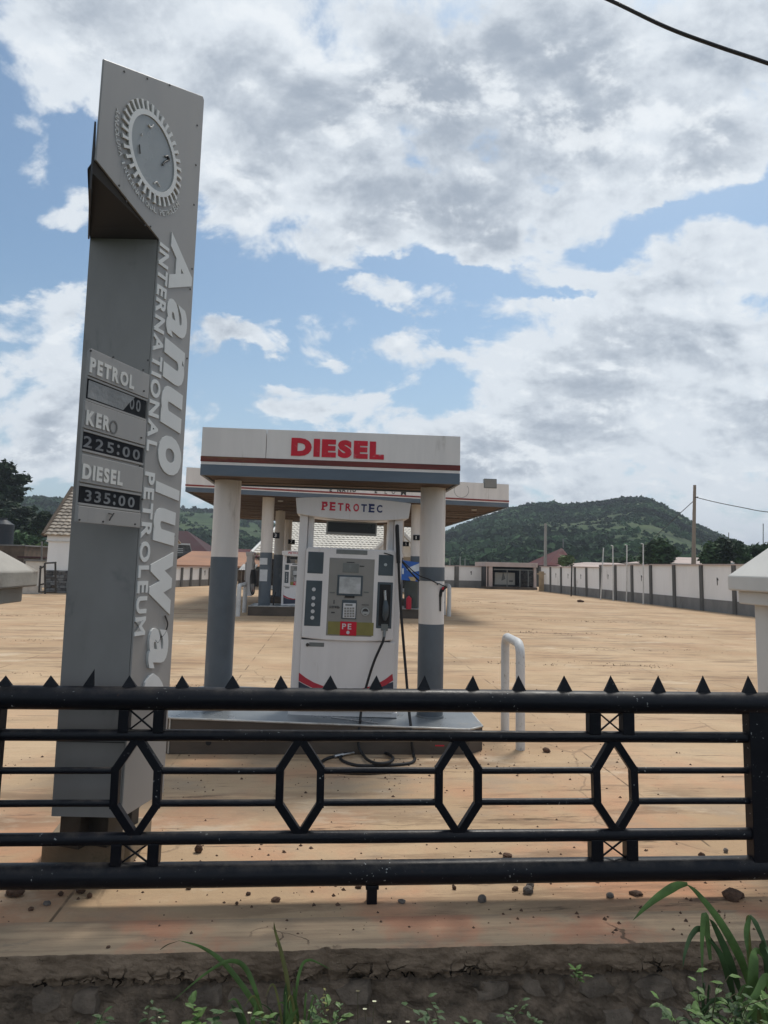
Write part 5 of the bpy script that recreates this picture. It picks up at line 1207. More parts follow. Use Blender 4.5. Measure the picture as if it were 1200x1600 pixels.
# ================================================================ PERIMETER WALLS
def wall_run(label, pts, tops, zsplit, marks=(), col=M['white_far'], pw=.24, th=.15, group=None, near=1):
    """pts: list of world (x, y) at pilasters; one wall, its panels, plinths, pilasters and coping"""
    w = thing('boundary_wall', label, 'wall', (0, 0, 0), 0)
    for i, (x, y) in enumerate(pts):
        d = Vector(pts[min(i + 1, len(pts) - 1)]) - Vector(pts[max(i - 1, 0)]); a = math.atan2(d.y, d.x)
        zt = max(tops[max(i - 1, 0)], tops[min(i, len(tops) - 1)])
        b = MB(); b.box(-pw / 2, pw / 2, -th / 2 - .07, th / 2 + .07, 0, zt - .012); b.build('pilaster', M['pilaster'], w, loc=(x, y, 0), rot=(0, 0, a))
        if i < len(pts) - 1:
            x2, y2 = pts[i + 1]; L = math.hypot(x2 - x, y2 - y); a = math.atan2(y2 - y, x2 - x); zt = tops[i]; cx_, cy_ = (x + x2) / 2, (y + y2) / 2; hw = L / 2 - pw / 2
            b = MB(); b.box(-hw, hw, -th / 2, th / 2, zsplit, zt - .05); b.build('wall_panel', col, w, loc=(cx_, cy_, 0), rot=(0, 0, a))
            b = MB(); b.box(-hw, hw, -th / 2 - .02, th / 2 + .02, 0, zsplit - .002); b.build('plinth_panel', M['grout'], w, loc=(cx_, cy_, 0), rot=(0, 0, a))
            b = MB(); b.box(-L / 2 + .001, L / 2 - .001, -th / 2 - .09, th / 2 + .09, zt - .048, zt + random.uniform(.0, .02)); b.build('coping', M['pinkw'], w, loc=(cx_, cy_, 0), rot=(0, 0, a))
            if i in marks:
                s = near; ss = random.uniform(.9, 1.1); yo = s * (th / 2 + .004); zc_ = (zsplit + zt) / 2 + .05
                b = MB(); pts_ = [(-.06, .10), (.05, .17), (.07, .12), (.05, -.20), (-.01, -.20), (-.01, .02), (-.07, .02)]
                b.poly([(px_ * ss, yo, zc_ + pz * ss) for px_, pz in pts_], (0, -.02 * s, 0)); b.build('dark_hole', M['darkroom'], w, loc=(cx_, cy_, 0), rot=(0, 0, a))
    return w
# right wall: straight line fitted through the pilaster feet
Pa, Pb = Vector((15.95, 30.3)), Vector((13.05, 57.0)); dW = (Pb - Pa).normalized()
def on_line(px, P, d):
    r = ray(px, 900); n = Vector((r.y, -r.x)); t = -(P.dot(n)) / d.dot(n); q_ = P + d * t; return (q_.x, q_.y)
pxs = [1150, 1098.7, 1056, 1019.5, 990, 964, 940.6, 918.5, 900.4, 878.6, 862, 846]
pr = [on_line(p_, Pa, dW) for p_ in pxs]
stp = Vector(pr[0]) - Vector(pr[1]); L = 2.35; pre = [tuple(Vector(pr[0]) - dW * L * k) for k in range(5, 0, -1)]
allp = pre + pr
tops = [2.24] * 5 + [2.235, 2.23, 2.22, 2.21, 2.20, 2.18, 2.03, 2.03, 2.02, 2.02, 2.01]
wr = wall_run('long right boundary wall of white panels above grey plinths with dark pilasters', allp, tops, .58, marks=(5, 8, 10, 12, 13, 14), near=1)
# back wall between the canopy and the generator room
VBK = 59.0
bp = [S(hv(p_, 905, VBK).x, VBK) for p_ in (560, 607, 654, 713, 758)]
wall_run('short back boundary wall between the big canopy and the generator room', [(p_.x, p_.y) for p_ in bp], [1.9] * 4, .62, marks=(3,), pw=.4, near=-1)
# left wall, running away
lp_ = []
La, Lb = Vector(hz_(282, 917).xy), Vector(hz_(326, 915).xy); dL = (Lb - La).normalized()
for p_ in (255, 268, 282, 296.5, 311, 325.5, 340, 354, 368): lp_.append(on_line(p_, La, dL))
wall_run('low left boundary wall of white panels seen between sign and canopy column', lp_, [1.36] * 8, .46, marks=(4,), pw=.22, near=-1)
# generator room
VG = 57.0
gr_ = sthing('generator_room', 'flat roofed pinkish generator room with open front at the far end of the forecourt', 'building', 0, 0)
G_ = lambda x, y, v=VG: hv(x, y, v)
x0, x1 = G_(760, 900).x, G_(838, 900).x; ztp = G_(800, 879).z; zbe = G_(800, 886).z; zfl = G_(800, 916).z
bx('roof_slab', x0 - .1, x1 + .1, VG - .1, VG + 4.1, zbe, ztp, M['pinkw'], gr_, .02)
bx('column', G_(764, 900).x, G_(769.5, 900).x, VG - .02, VG + .3, 0, zbe, M['pinkw'], gr_); bx('column', G_(834, 900).x, x1, VG - .02, VG + .3, 0, zbe, M['pinkw'], gr_)
bx('corner_post', x0, x0 + .07, VG, VG + .1, 0, zbe, M['pinkw'], gr_, 0)
bx('floor', x0, x1, VG - .3, VG + 4, 0, .2, M['brickw'], gr_); bx('back_wall', x0, x1, VG + 3.9, VG + 4, .2, zbe, M['darkroom'], gr_, 0)
bx('side_wall', x1 - .1, x1, VG + .3, VG + 3.9, .2, zbe, M['darkroom'], gr_, 0); bx('side_wall', x0, x0 + .1, VG + .3, VG + 3.9, .2, zbe, M['darkroom'], gr_, 0)
bx('transom', G_(772, 888).x, G_(834, 888).x, VG + .1, VG + .16, G_(800, 891).z, G_(800, 889.5).z, M['lcd'], gr_, 0)
for px_ in (793, 813, 826): bx('frame_bar', G_(px_, 900).x - .04, G_(px_, 900).x + .04, VG + .1, VG + .16, .2, G_(800, 891).z, M['lcd'], gr_, 0)
bx('dark_pane', G_(814, 900).x, G_(825, 900).x, VG + .12, VG + .14, .3, G_(800, 892).z, M['dkglass'], gr_, 0); bx('dark_pane', G_(827, 900).x, G_(834, 900).x, VG + .12, VG + .14, .3, G_(800, 892).z, M['dkglass'], gr_, 0)
gs = sthing('generator', 'cream generator set inside the open generator room', 'generator', 0, 0)
a_, c_ = hv(773, 915, VG + .9), hv(805, 895, VG + .9)
bx('canopy_box', a_.x, c_.x, VG + .9, VG + 2.2, .35, c_.z, M['genset'], gs, .04); bx('skid', a_.x - .05, c_.x + .05, VG + .88, VG + 2.22, .2, .35, M['dkmetal'], gs, .01)
for f0, f1 in ((.08, .30), (.36, .58), (.64, .92)):
    w = c_.x - a_.x; bx('access_door', a_.x + w * f0, a_.x + w * f1, VG + .885, VG + .9, .5, c_.z - .15, M['genset'], gs, .008)
w = c_.x - a_.x; bx('vent', a_.x + w * .40, a_.x + w * .46, VG + .87, VG + .884, .8, 1.0, M['dkmetal'], gs, 0); bx('vent', a_.x + w * .70, a_.x + w * .88, VG + .87, VG + .884, .6, .75, M['lcd'], gs, 0)
b = MB(); b.poly([(a_.x + w * .32, VG + .86, .7), (a_.x + w * .52, VG + .86, .85), (a_.x + w * .40, VG + .86, 1.5)], (0, .02, 0)); b.build('dark_mark', M['lcd'], gs)
# ================================================================ STATION BUILDING
VS = 46.0
sb = sthing('station_building', 'station shop with pale tiled roof behind the pumps and below the big canopy', 'building', 0, 0)
H_ = lambda x, y, v=VS: hv(x, y, v)
s0, s1 = H_(396, 900).x, H_(676, 900).x; ze = H_(530, 868).z; zr = H_(530, 812, VS + 6).z
bx('wall', s0 + .3, s1 - .3, VS + .9, VS + 11, 0, ze, M['white_far'], sb, 0)
bx('dark_fascia', s0 + .25, s1 - .25, VS + .1, VS + .2, ze - .16, ze + .04, M['ridge'], sb, 0)
nop = 7
for i in range(nop):
    u = s0 + .8 + (s1 - s0 - 1.6) * i / (nop - 1)
    bx('pillar', u - .16, u + .16, VS + .25, VS + .55, 0, ze - .15, M['grout'] if i % 2 else M['white_far'], sb, 0)
    if i < nop - 1:
        w_ = (s1 - s0 - 1.6) / (nop - 1); bx('window', u + .3, u + w_ - .3, VS + .86, VS + .905, .25, ze - .35, M['dkglass'], sb, 0)
# tile courses as real steps
def tile_roof(name, m, parent, e0, e1, r0_, r1_, n, th=.05, ridge_m=None):
    """courses between eave line e0-e1 and ridge line r0-r1; tiles as waves along each course"""
    b = MB(); e0, e1, r0_, r1_ = map(Vector, (e0, e1, r0_, r1_))
    nrm = (e1 - e0).cross(r0_ - e0).normalized()
    if nrm.z < 0: nrm = -nrm
    for i in range(n):
        t0, t1_ = i / n, (i + 1) / n + .004
        a0_, a1_ = e0.lerp(r0_, t0) + nrm * th, e1.lerp(r1_, t0) + nrm * th; c0_, c1_ = e0.lerp(r0_, t1_), e1.lerp(r1_, t1_)
        L = (a1_ - a0_).length; k = max(2, int(L / .30)); vs = []
        for j in range(k * 4 + 1):
            f_ = j / (k * 4); wv = nrm * (th * .75 * abs(math.sin(math.pi * j / 4)))
            p0_, p1_ = a0_.lerp(a1_, f_), c0_.lerp(c1_, f_); vs += [p0_ - nrm * th, p0_ + wv, p1_ + wv]
        b.add(vs, [f for j in range(k * 4) for f in ((j * 3, j * 3 + 3, j * 3 + 4, j * 3 + 1), (j * 3 + 1, j * 3 + 4, j * 3 + 5, j * 3 + 2))])
    return tag(b.build(name, m, parent), kind='stuff')
zr = 1.85 + (879 - 812) * (VS + 6) / FPX
tile_roof('roof_tiles', M['tiles'], sb, (s0 - .2, VS - .1, ze), (s1 + .2, VS - .1, ze), (s0 + 1.6, VS + 6, zr), (s1 - 1.2, VS + 6, zr), 17)
b = MB(); b.poly([(s0 - .2, VS - .1, ze - .02), (s0 + 1.6, VS + 6, zr - .02), (s0 + 1.6, VS + 6.2, zr - .02), (s0 - .2, VS + 12, ze - .02)], (0, 0, -.05)); b.build('roof_side', M['tiles'], sb)
b = MB(); b.poly([(s1 + .2, VS - .1, ze - .02), (s1 + .2, VS + 12, ze - .02), (s1 - 1.2, VS + 6.2, zr - .02), (s1 - 1.2, VS + 6, zr - .02)], (0, 0, -.05)); b.build('roof_side', M['tiles'], sb)
b = MB(); b.poly([(s0 + 1.6, VS + 6, zr - .01), (s1 - 1.2, VS + 6, zr - .01), (s1 + .2, VS + 12, ze - .02), (s0 - .2, VS + 12, ze - .02)], (0, 0, -.05)); b.build('roof_back', M['tiles'], sb)
MB().tube([(s0 + 1.6, VS + 6, zr + .04), (s1 - 1.2, VS + 6, zr + .04)], .10, 8).build('ridge_cap', M['ridge'], sb)
MB().tube([(s0 - .2, VS - .1, ze + .05), (s0 + 1.6, VS + 6, zr + .05)], .12, 8).build('verge_cap', M['ridge'], sb)
MB().tube([(s1 + .2, VS - .1, ze + .05), (s1 - 1.2, VS + 6, zr + .05)], .10, 8).build('verge_cap', M['ridge'], sb)
# projecting gable on the right
ga0, ga1 = H_(575, 868, VS - 1.6).x, H_(668, 868, VS - 1.6).x; gm = H_(622, 830, VS - 1.6).x; zg = 1.85 + (882 - 824) * (VS - 1.6) / FPX
tile_roof('roof_tiles', M['tiles'], sb, (ga0, VS - 1.6, ze), (ga0, VS + 1.5, ze), (gm, VS - 1.6, zg), (gm, VS + 4.5, zg), 12)
tile_roof('roof_tiles', M['tiles'], sb, (ga1, VS - 1.6, ze), (ga1, VS + 1.5, ze), (gm, VS - 1.6, zg), (gm, VS + 4.5, zg), 12)
b = MB(); b.poly([(ga0 + .2, VS - 1.4, ze), (ga1 - .2, VS - 1.4, ze), (gm, VS - 1.4, zg - .1)], (0, .1, 0)); b.build('gable_wall', M['tiles'], sb)
for k_, (dz_, w_) in enumerate(((.0, .16), (-.36, .12))):
    for x_ in (ga0, ga1):
        sg = 1 if x_ < gm else -1; ax = x_ + sg * (k_ * .36 - .1); b = MB()
        b.poly([(ax, VS - 1.85 + .03 * k_, ze - .05), (ax + sg * w_ * 1.4, VS - 1.85 + .03 * k_, ze - .05), (gm, VS - 1.85 + .03 * k_, zg + dz_ - w_), (gm, VS - 1.85 + .03 * k_, zg + dz_ + .10)], (0, .06, 0)); b.build('bargeboard', M['ridge'], sb)
for uu in (ga0 + .3, ga1 - .3): bx('pillar', uu - .15, uu + .15, VS - 1.5, VS - 1.2, 0, ze, M['white_far'], sb, 0)

# ================================================================ HOUSES BEHIND
def hip(name, label, v, px0, px1, ye, yr, depth, wallm, roofm, rr0, rr1, cat='house', wins=(), zb_=-.6, eave=.35, ridge=None):
    """house: walls px0..px1 (pixels at v), eave at pixel row ye, ridge at yr between px rr0..rr1"""
    t = sthing(name, label, cat, 0, 0); a_, c_ = hv(px0, ye, v).x, hv(px1, ye, v).x; ze_ = (hv(px0, ye, v).z + hv(px1, ye, v).z) / 2
    vr = v + depth / 2; r0_, r1_ = hv(rr0, yr, vr), hv(rr1, yr, vr); zr_ = (r0_.z + r1_.z) / 2
    bx('wall', a_ + eave, c_ - eave, v + eave, v + depth - eave, zb_, ze_, wallm, t, 0)
    A_ = [(a_, v, ze_), (c_, v, ze_), (c_, v + depth, ze_), (a_, v + depth, ze_)]; R0, R1 = (r0_.x, vr, zr_), (r1_.x, vr, zr_)
    b = MB(); b.add(A_ + [R0, R1], [(0, 1, 5, 4), (1, 2, 5), (2, 3, 4, 5), (3, 0, 4), (3, 2, 1, 0)]); ro = b.build('roof', roofm, t)
    bx('fascia_board', a_, c_, v - .04, v, ze_ - .15, ze_ + .02, M['ridge'] if ridge is None else ridge, t, 0)
    for (wa, wb, ya, yb) in wins:
        p0_, p1_ = hv(wa, yb, v + eave), hv(wb, ya, v + eave); w_ = bx('window', p0_.x, p1_.x, v + eave - .03, v + eave + .02, p0_.z, p1_.z, M['dkglass'], t, 0)
        bx('frame', p0_.x - .05, p1_.x + .05, v + eave - .05, v + eave - .031, p1_.z, p1_.z + .06, M['ridge'], w_, 0)
    return t
mh = hip('house', 'house with dark maroon roof and open gable beyond the left wall', 78, 200, 328, 864, 829, 12, M['brickw'], M['maroon'], 235, 293, ridge=M['maroon'])
b = MB(); v_ = 77.2; P_ = lambda x, y: hv(x, y, v_)
b.poly([P_(262, 869), P_(300, 869), P_(296, 851), P_(262, 849)], (0, .6, 0)); b.build('gable_front', M['claddark'], mh)
b = MB(); b.poly([P_(262, 848), P_(297, 849.5), P_(297, 852), P_(262, 850.5)], (0, -.2, 0)); b.build('gable_trim', M['ridge'], mh)
for y_ in (857, 860, 863): b = MB(); b.poly([P_(276, y_), P_(286, y_), P_(286, y_ + 1), P_(276, y_ + 1)], (0, -.1, 0)); b.build('louvre', M['ridge'], mh)
hip('house', 'pink roofed house rising behind the rusty orange roof', 84, 300, 372, 864, 855, 10, M['white_far'], M['pinkroof'], 312, 365)
hip('shed', 'long low shed with rusty orange sheet roof behind the left wall', 64, 262, 396, 884, 862, 12, M['brickw'], M['orange'], 300, 392, cat='shed', ridge=M['orange'])
hip('shed', 'red roofed hut seen between the left column and the station roof', 70, 366, 402, 869, 858, 6, M['brickw'], M['maroonb'], 372, 400, cat='shed', ridge=M['maroonb'])
t = sthing('lean_to', 'old brick lean-to with corrugated zinc roof behind the left column', 'shed', 0, 0)
a_, c_ = hv(372, 900, 50), hv(397, 900, 50); zt_, zb__ = hv(385, 882, 52).z, hv(385, 891, 50).z
bx('wall', a_.x, c_.x, 50.1, 54, 0, zb__, M['brickw'], t, 0)
n = int((c_.x - a_.x) / .16); b = MB(); vs = []
for i in range(n * 2 + 1):
    x = a_.x + (c_.x - a_.x) * i / (2 * n); w = .04 * (i % 2); vs += [(x, 49.9, zb__ + w), (x, 52.5, zt_ + w)]
b.add(vs, [(i * 2, i * 2 + 2, i * 2 + 3, i * 2 + 1) for i in range(2 * n)]); b.build('corrugated_roof', M['zinc'], t)
for k in range(4): bx('timber_post', a_.x + .2 + k * .45, a_.x + .28 + k * .45, 50.0, 50.08, 0, zb__, M['woodpole'], t, 0)
# white tiled house on the left
VH = 36.0
wh = sthing('white_house', 'white house with beige tiled hip roof between the pier and the price sign', 'house', 0, 0)
W_ = lambda x, y, v=VH: hv(x, y, v)
w0, w1 = W_(70, 870).x, W_(222, 870).x; zeh = W_(90, 837).z; pk = W_(113, 764, VH + 3.2)
w0 = W_(71, 870).x
bx('wall', w0 + .05, w1, VH + .1, VH + 8, 1.15, zeh - .32, M['white_far'], wh, 0); bx('upper_band', w0 - .02, w1 + .05, VH + .05, VH + 8.05, zeh - .32, zeh + .02, M['white_far'], wh, .01)
bx('band_line', w0 - .05, w1 + .05, VH + .02, VH + .06, zeh - .30, zeh - .25, M['ridge'], wh, 0)
tile_roof('roof_tiles', M['tileb'], wh, (w0 - .12, VH - .1, zeh), (w1 + .2, VH - .1, zeh), (pk.x, VH + 3.2, pk.z), (w1 - 1.3, VH + 3.2, pk.z), 15, .06)
b = MB(); b.poly([(w0 - .12, VH - .1, zeh), (pk.x, VH + 3.2, pk.z), (pk.x, VH + 5, pk.z), (w0 - .12, VH + 8.2, zeh)], (0, 0, -.08)); b.build('roof_side', M['maroon'], wh)
b = MB(); b.poly([(pk.x, VH + 3.2, pk.z), (w1 - 1.3, VH + 3.2, pk.z), (w1 + .2, VH + 8.2, zeh), (w0 - .12, VH + 8.2, zeh)], (0, 0, -.08)); b.build('roof_back', M['tileb'], wh)
b = MB(); b.tube([(w0 - .16, VH - .12, zeh + .03), (pk.x, VH + 3.2, pk.z + .08)], .10, 8); b.build('hip_cap', M['brickw'], wh)
bx('window', W_(108.5, 890).x, W_(116, 890).x, VH + .05, VH + .09, 1.0, W_(110, 866).z, M['dkglass'], wh, 0)
# split-stone cladding of the lower wall: stones one by one in the part in view
cw = bx('stone_base', w0 + .05, w1, VH + .12, VH + .3, 0, 1.15, M['claddark'], wh, 0)
stm = []
for k in range(6):
    b = MB(); b.box(-.5, .5, -.5, .5, -.5, .5, .12); stm.append(b.mesh('stone', M['claddark'] if k % 2 else M['brickw'] if k == 2 else M['grout']))
rs = np.random.RandomState(5); z = .0; cnt = 0
while z < 1.1:
    hh_ = rs.uniform(.10, .16); u = w0 + .06
    while u < W_(113, 900).x + .4:
        w = rs.uniform(.18, .42)
        o_ = link('stone', stm[rs.randint(6)], cw, (u + w / 2, VH + .10 - rs.uniform(0, .05), z + hh_ / 2)); o_.scale = (w * .95, .10, hh_ * .92); u += w
    z += hh_
# things left of it
t = sthing('metal_gate_frame', 'rusty open metal frame leaning at the corner of the white house', 'gate', 0, 0)
for (xa, ya, xb, yb) in ((63.5, 884, 61, 926), (70, 880, 70.5, 928), (86.5, 880, 87, 926), (70, 880, 88, 879), (70, 903, 87, 902), (62, 889, 70, 884), (61, 914, 70, 912), (61.5, 925, 87, 925)):
    MB().tube([hv(xa, ya, 33.5), hv(xb, yb, 33.5)], .045, 6).build('bar', M['dkmetal'], t)
t = sthing('low_wall', 'mossy low wall left of the rusty frame', 'wall', 0, 0)
a_, c_ = hv(-40, 920, 34.5), hv(62, 920, 34.5); bx('base', a_.x, c_.x, 34.5, 34.8, 0, hv(40, 914, 34.5).z, M['piero'], t, .02)
a_, c_ = hv(38, 900, 42), hv(71, 900, 42); t = sthing('yard_wall', 'pale rendered yard wall behind the low mossy wall', 'wall', 0, 0); bx('wall_panel', a_.x, c_.x, 42, 42.3, 0, hv(55, 877, 42).z, M['pierw'], t, .02); bx('coping', a_.x - .05, c_.x + .05, 41.9, 42.4, hv(55, 877, 42).z, hv(55, 874.5, 42).z, M['grout'], t, .01)
t = sthing('brown_outbuilding', 'brown block outbuilding below the water tank with dark sheet roof', 'outbuilding', 0, 0)
a_, c_ = hv(-60, 860, 50), hv(38, 860, 50); bx('wall', a_.x, c_.x, 50, 54, 0, hv(20, 853, 50).z, M['brickw'], t, 0); bx('top_course', a_.x - .1, c_.x + .1, 49.9, 54.1, hv(20, 853, 50).z, hv(20, 851, 50).z, M['grout'], t, 0)
a_, c_ = hv(28, 860, 47), hv(67, 860, 47); bx('sheet_roof', a_.x, c_.x, 47, 50, hv(50, 872, 47).z, hv(50, 869.5, 47).z, M['maroon'], t, 0); bx('side_wall', a_.x, c_.x, 48, 49.9, 0, hv(50, 872, 47).z - .01, M['claddark'], t, 0)
MB().tube([hv(65.5, 846, 44), hv(65, 880, 44)], .05, 6).build('stand_pipe', M['grout'], t)
t = sthing('water_tank', 'black ribbed plastic water tank at the left edge of the picture', 'water tank', 0, 0)
c_ = hv(-2, 830, 52); b = MB(); zt_, zb__ = hv(5, 819, 52).z, hv(5, 851, 52).z; rad = (hv(16, 830, 52).x - c_.x)
b.cyl(c_.x, 52.5, zb__, zt_, rad * .97, 26); b.build('body', M['tank'], t)
for k in range(7): MB().cyl(c_.x, 52.5, zb__ + (zt_ - zb__) * (k + .2) / 7, zb__ + (zt_ - zb__) * (k + .65) / 7, rad, 26).build('rib', M['tank'], t)
MB().cyl(c_.x, 52.5, zt_, zt_ + .35, rad * .97, 26, r1=rad * .35).build('shoulder', M['tank'], t); MB().cyl(c_.x, 52.5, zt_ + .35, zt_ + .5, rad * .36, 18).build('lid', M['tank'], t)
# right side, beyond the wall
hh_ = hip('house', 'house with dark maroon hipped roof beyond the right wall near the hill foot', 72, 855, 902, 884, 857, 9, M['brickw'], M['maroonb'], 876, 879, ridge=M['maroonb'])
MB().tube([hv(880, 856, 76), hv(880, 842, 76)], .08, 6).build('finial', M['grout'], hh_)
hip('house', 'long house with pale pink roof just above the right wall', 66, 898, 1020, 887, 879, 9, M['white_far'], M['paleroof'], 915, 965)
hip('house', 'house with pale pink sheet roof behind the wooden pole', 58, 1040, 1108, 881, 871, 9, M['white_far'], M['paleroof'], 1052, 1100)
hip('house', 'small pale roofed house behind the trees right of the wooden pole', 62, 1120, 1215, 880, 866, 9, M['white_far'], M['paleroof'], 1170, 1200)
# poles
def pole(name, label, base, top, r0_, r1_, m, cat='pole', group=None):
    t = thing(name, label, cat, (0, 0, 0), 0, group); MB().tube([base, Vector(base).lerp(Vector(top), .5), top], [r0_, (r0_ + r1_) / 2, r1_], 12).build('shaft', m, t); return t
Y0 = 46.0
def pp(px0, py0, px1, py1, Y): A_, B_ = hy(px0, py0, Y), hy(px1, py1, Y); A_.z = min(A_.z, 0) if py0 > 895 else -.5; return A_, B_
A_, B_ = pp(851.5, 890, 852.5, 818, 62); pole('utility_pole', 'slim concrete pole beside the generator room', A_, B_, .17, .12, M['concpole'], 'utility pole')
A_, B_ = pp(1080, 890, 1085.5, 758, 36); wp_ = pole('wooden_pole', 'tall twin wooden utility pole behind the right wall', A_, B_, .13, .075, M['woodpole'], 'utility pole')
A2, B2 = pp(1085, 890, 1084, 800, 36.15); MB().tube([A2, B2], .07, 10).build('brace_pole', M['woodpole'], wp_)
bx_ = hy(1086.5, 777, 35.9); MB().tube([bx_, bx_ + Vector((.15, 0, .02))], .03, 6).build('insulator', M['dkmetal'], wp_)
cbl = thing('power_line', 'thin black power line running right from the wooden pole', 'cable', (0, 0, 0), 0); MB().tube(spline([hy(1087, 777, 35.9), hy(1120, 785, 35), hy(1160, 793, 34), hy(1200, 800, 33), hy(1290, 806, 31)], 5), .022, 6).build('cable', M['black'], cbl)
cbl = thing('stay_wire', 'stay wire slanting down left from the wooden pole', 'cable', (0, 0, 0), 0); MB().tube([hy(1083.5, 783, 36), hy(1057, 807, 42), hy(1010, 852, 58), hy(990, 872, 66)], .02, 6).build('cable', M['black'], cbl)
lab = ['leaning thin white pole leftmost of the four before the right wall', 'upright thin white pole second from left before the right wall', 'thin white pole third from left before the right wall', 'thin white pole rightmost of the four before the right wall']
for i, (xb, yb, xt, yt) in enumerate(((938.5, 937, 943, 856), (958.3, 938.5, 957.5, 853), (979, 940, 979.5, 852), (1005.2, 944, 1005, 850))):
    A_ = hz_(xb, yb); B_ = hy(xt, yt, A_.y - .0)
    t = pole('flag_pole', lab[i], A_, B_, .042, .032, M['whitepole'], 'pole', 'thin white poles before the right wall')
    if i: bx_ = MB(); bx_.tube([B_, B_ + Vector((-.12, 0, .03))], .03, 6); bx_.build('arm', M['whitepole'], t)
A_ = hz_(892.5, 931.5); B_ = hy(893.5, 884, A_.y); pole('iron_post', 'thin black iron post in front of the right wall', A_, B_, .05, .05, M['dkmetal'], 'post'); 
A_ = hz_(846, 924); t = thing('timber_board', 'tan timber board on end against the right wall by the generator room', 'timber', (A_.x, A_.y, 0), 0); b = MB(); b.box(-.2, .2, -.05, .05, 0, 1.6); b.box(-.36, .42, -.06, -.02, 1.35, 1.45); b.build('board', M['tan_board'], t)
for i, (xb, xt, yt, Y, lb) in enumerate(((1137, 1138.5, 832, 90, 'thin antenna mast above the trees right of the wooden pole'), (1191, 1192.5, 818, 90, 'thin lattice mast near the right edge above the trees'), (1116, 1114.5, 845, 88, 'thin leaning pole among the banana trees'))):
    A_, B_ = pp(xb, 885, xt, yt, Y); t = pole('mast', lb, A_, B_, .07, .05, M['grout'], 'mast')
for i, (px_, yt) in enumerate(((703, 872), (719, 870), (726.5, 873), (755, 884))):
    A_, B_ = pp(px_, 900, px_, yt, 75); pole('far_pole', 'far thin pole above the back wall, number %s from the canopy column' % ['first', 'second', 'third', 'fourth'][i], A_, B_, .08, .06, M['concpole'], 'pole', 'far poles above the back wall')
# near overhead cable, top right
oc = thing('overhead_cable', 'thick black overhead cable crossing the top right of the sky', 'cable', (0, 0, 0), 0)
pts = [hy(700, -95, 7.6), hy(860, -38, 7.4), hy(950, -1, 7.2), hy(1040, 42, 7.0), hy(1120, 72, 6.9), hy(1200, 99, 6.8), hy(1400, 170, 6.5)]
MB().tube(spline(pts, 6), .021, 8).build('cable', M['black'], oc)
q1 = [p_ + Vector((.0, 0, .012 * math.sin(i * 2.2))) for i, p_ in enumerate(spline(pts, 14))]; MB().tube(q1, .014, 6).build('twisted_strand', M['black'], oc)

# ================================================================ TREES
def crown(blobs, n, size, m, parent, seed, name='crown', flat=.55):
    r = np.random.RandomState(seed); vol = np.array([b_[3] * b_[4] * b_[5] for b_ in blobs]); pk_ = r.choice(len(blobs), n, p=vol / vol.sum())
    B_ = np.array(blobs)[pk_]; d = r.normal(size=(n, 3)); d /= np.linalg.norm(d, axis=1)[:, None]; rad = r.uniform(.35, 1.0, n) ** .5
    lump = np.array([1 + .35 * mn.noise(Vector(d[i] * 2.2) + Vector((pk_[i] * 3.1, 0, 0))) for i in range(n)])
    C_ = B_[:, :3] + d * B_[:, 3:6] * (rad * lump)[:, None]
    keep = np.array([mn.noise(Vector(c * (1.1 / max(size, .1) * .22))) > -.22 for c in C_]); C_ = C_[keep]; n = len(C_)
    # each clump: three crossed leaf-shaped quads
    Vs, Fs = [], []; base = 0
    for k in range(3):
        a = r.normal(size=(n, 3)); a[:, 2] *= flat; a /= np.linalg.norm(a, axis=1)[:, None]; c = np.cross(a, r.normal(size=(n, 3))); c /= np.linalg.norm(c, axis=1)[:, None]
        s = size * r.uniform(.55, 1.25, n)[:, None]; o_ = C_ + r.normal(size=(n, 3)) * size * .45
        q_ = np.stack([o_ - a * s, o_ + c * s * .42 , o_ + a * s, o_ - c * s * .42], 1); Vs.append(q_.reshape(-1, 3)); Fs.append(np.arange(n * 4).reshape(-1, 4) + base); base += n * 4
    return link(name, fast_mesh(name, np.concatenate(Vs), np.concatenate(Fs), m), parent)
def tree(name, label, base, ht, blobs, n, size, m, seed, r=.25, limbs=6):
    t = thing(name, label, 'tree', base, 0); rnd = random.Random(seed); b = MB()
    tip = Vector((rnd.uniform(-.4, .4), 0, ht * .8)); b.tube([(0, 0, -.6), (0.05, 0, ht * .3), tip * .7 + Vector((0.1, 0, 0)), tip], [r, r * .8, r * .5, r * .15], 10)
    for i in range(limbs):
        bl = blobs[i % len(blobs)]; s_ = Vector((0, 0, ht * rnd.uniform(.3, .6))); e = Vector(bl[:3]); b.tube([s_, s_.lerp(e, .5) + Vector((0, 0, .3)), e], [r * .4, r * .25, r * .08], 6)
    b.build('trunk', M['bark'], t); crown(blobs, n, size, m, t, seed); return t
def T_at(px, py, Y): p_ = hy(px, py, Y); return p_
def blobs_px(Y, base, lst):
    out = []
    for px_, py_, rx, rz_ in lst:
        c = hy(px_, py_, Y) - Vector(base); k = Y / FPX; out.append((c.x, c.y, c.z, rx * k, rx * k * .9, rz_ * k))
    return out
bs = Vector((hy(2, 880, 75).x, 75, -.5)); tree('tall_tree', 'tall dark tree with layered crown at the left edge', bs, 10, blobs_px(75, bs, [(10, 735, 14, 12), (26, 748, 18, 8), (0, 758, 22, 12), (25, 765, 19, 8), (10, 780, 26, 9), (-25, 750, 22, 20), (28, 783, 10, 6)]), 2300, .36, M['crown_dark'], 21, .35)
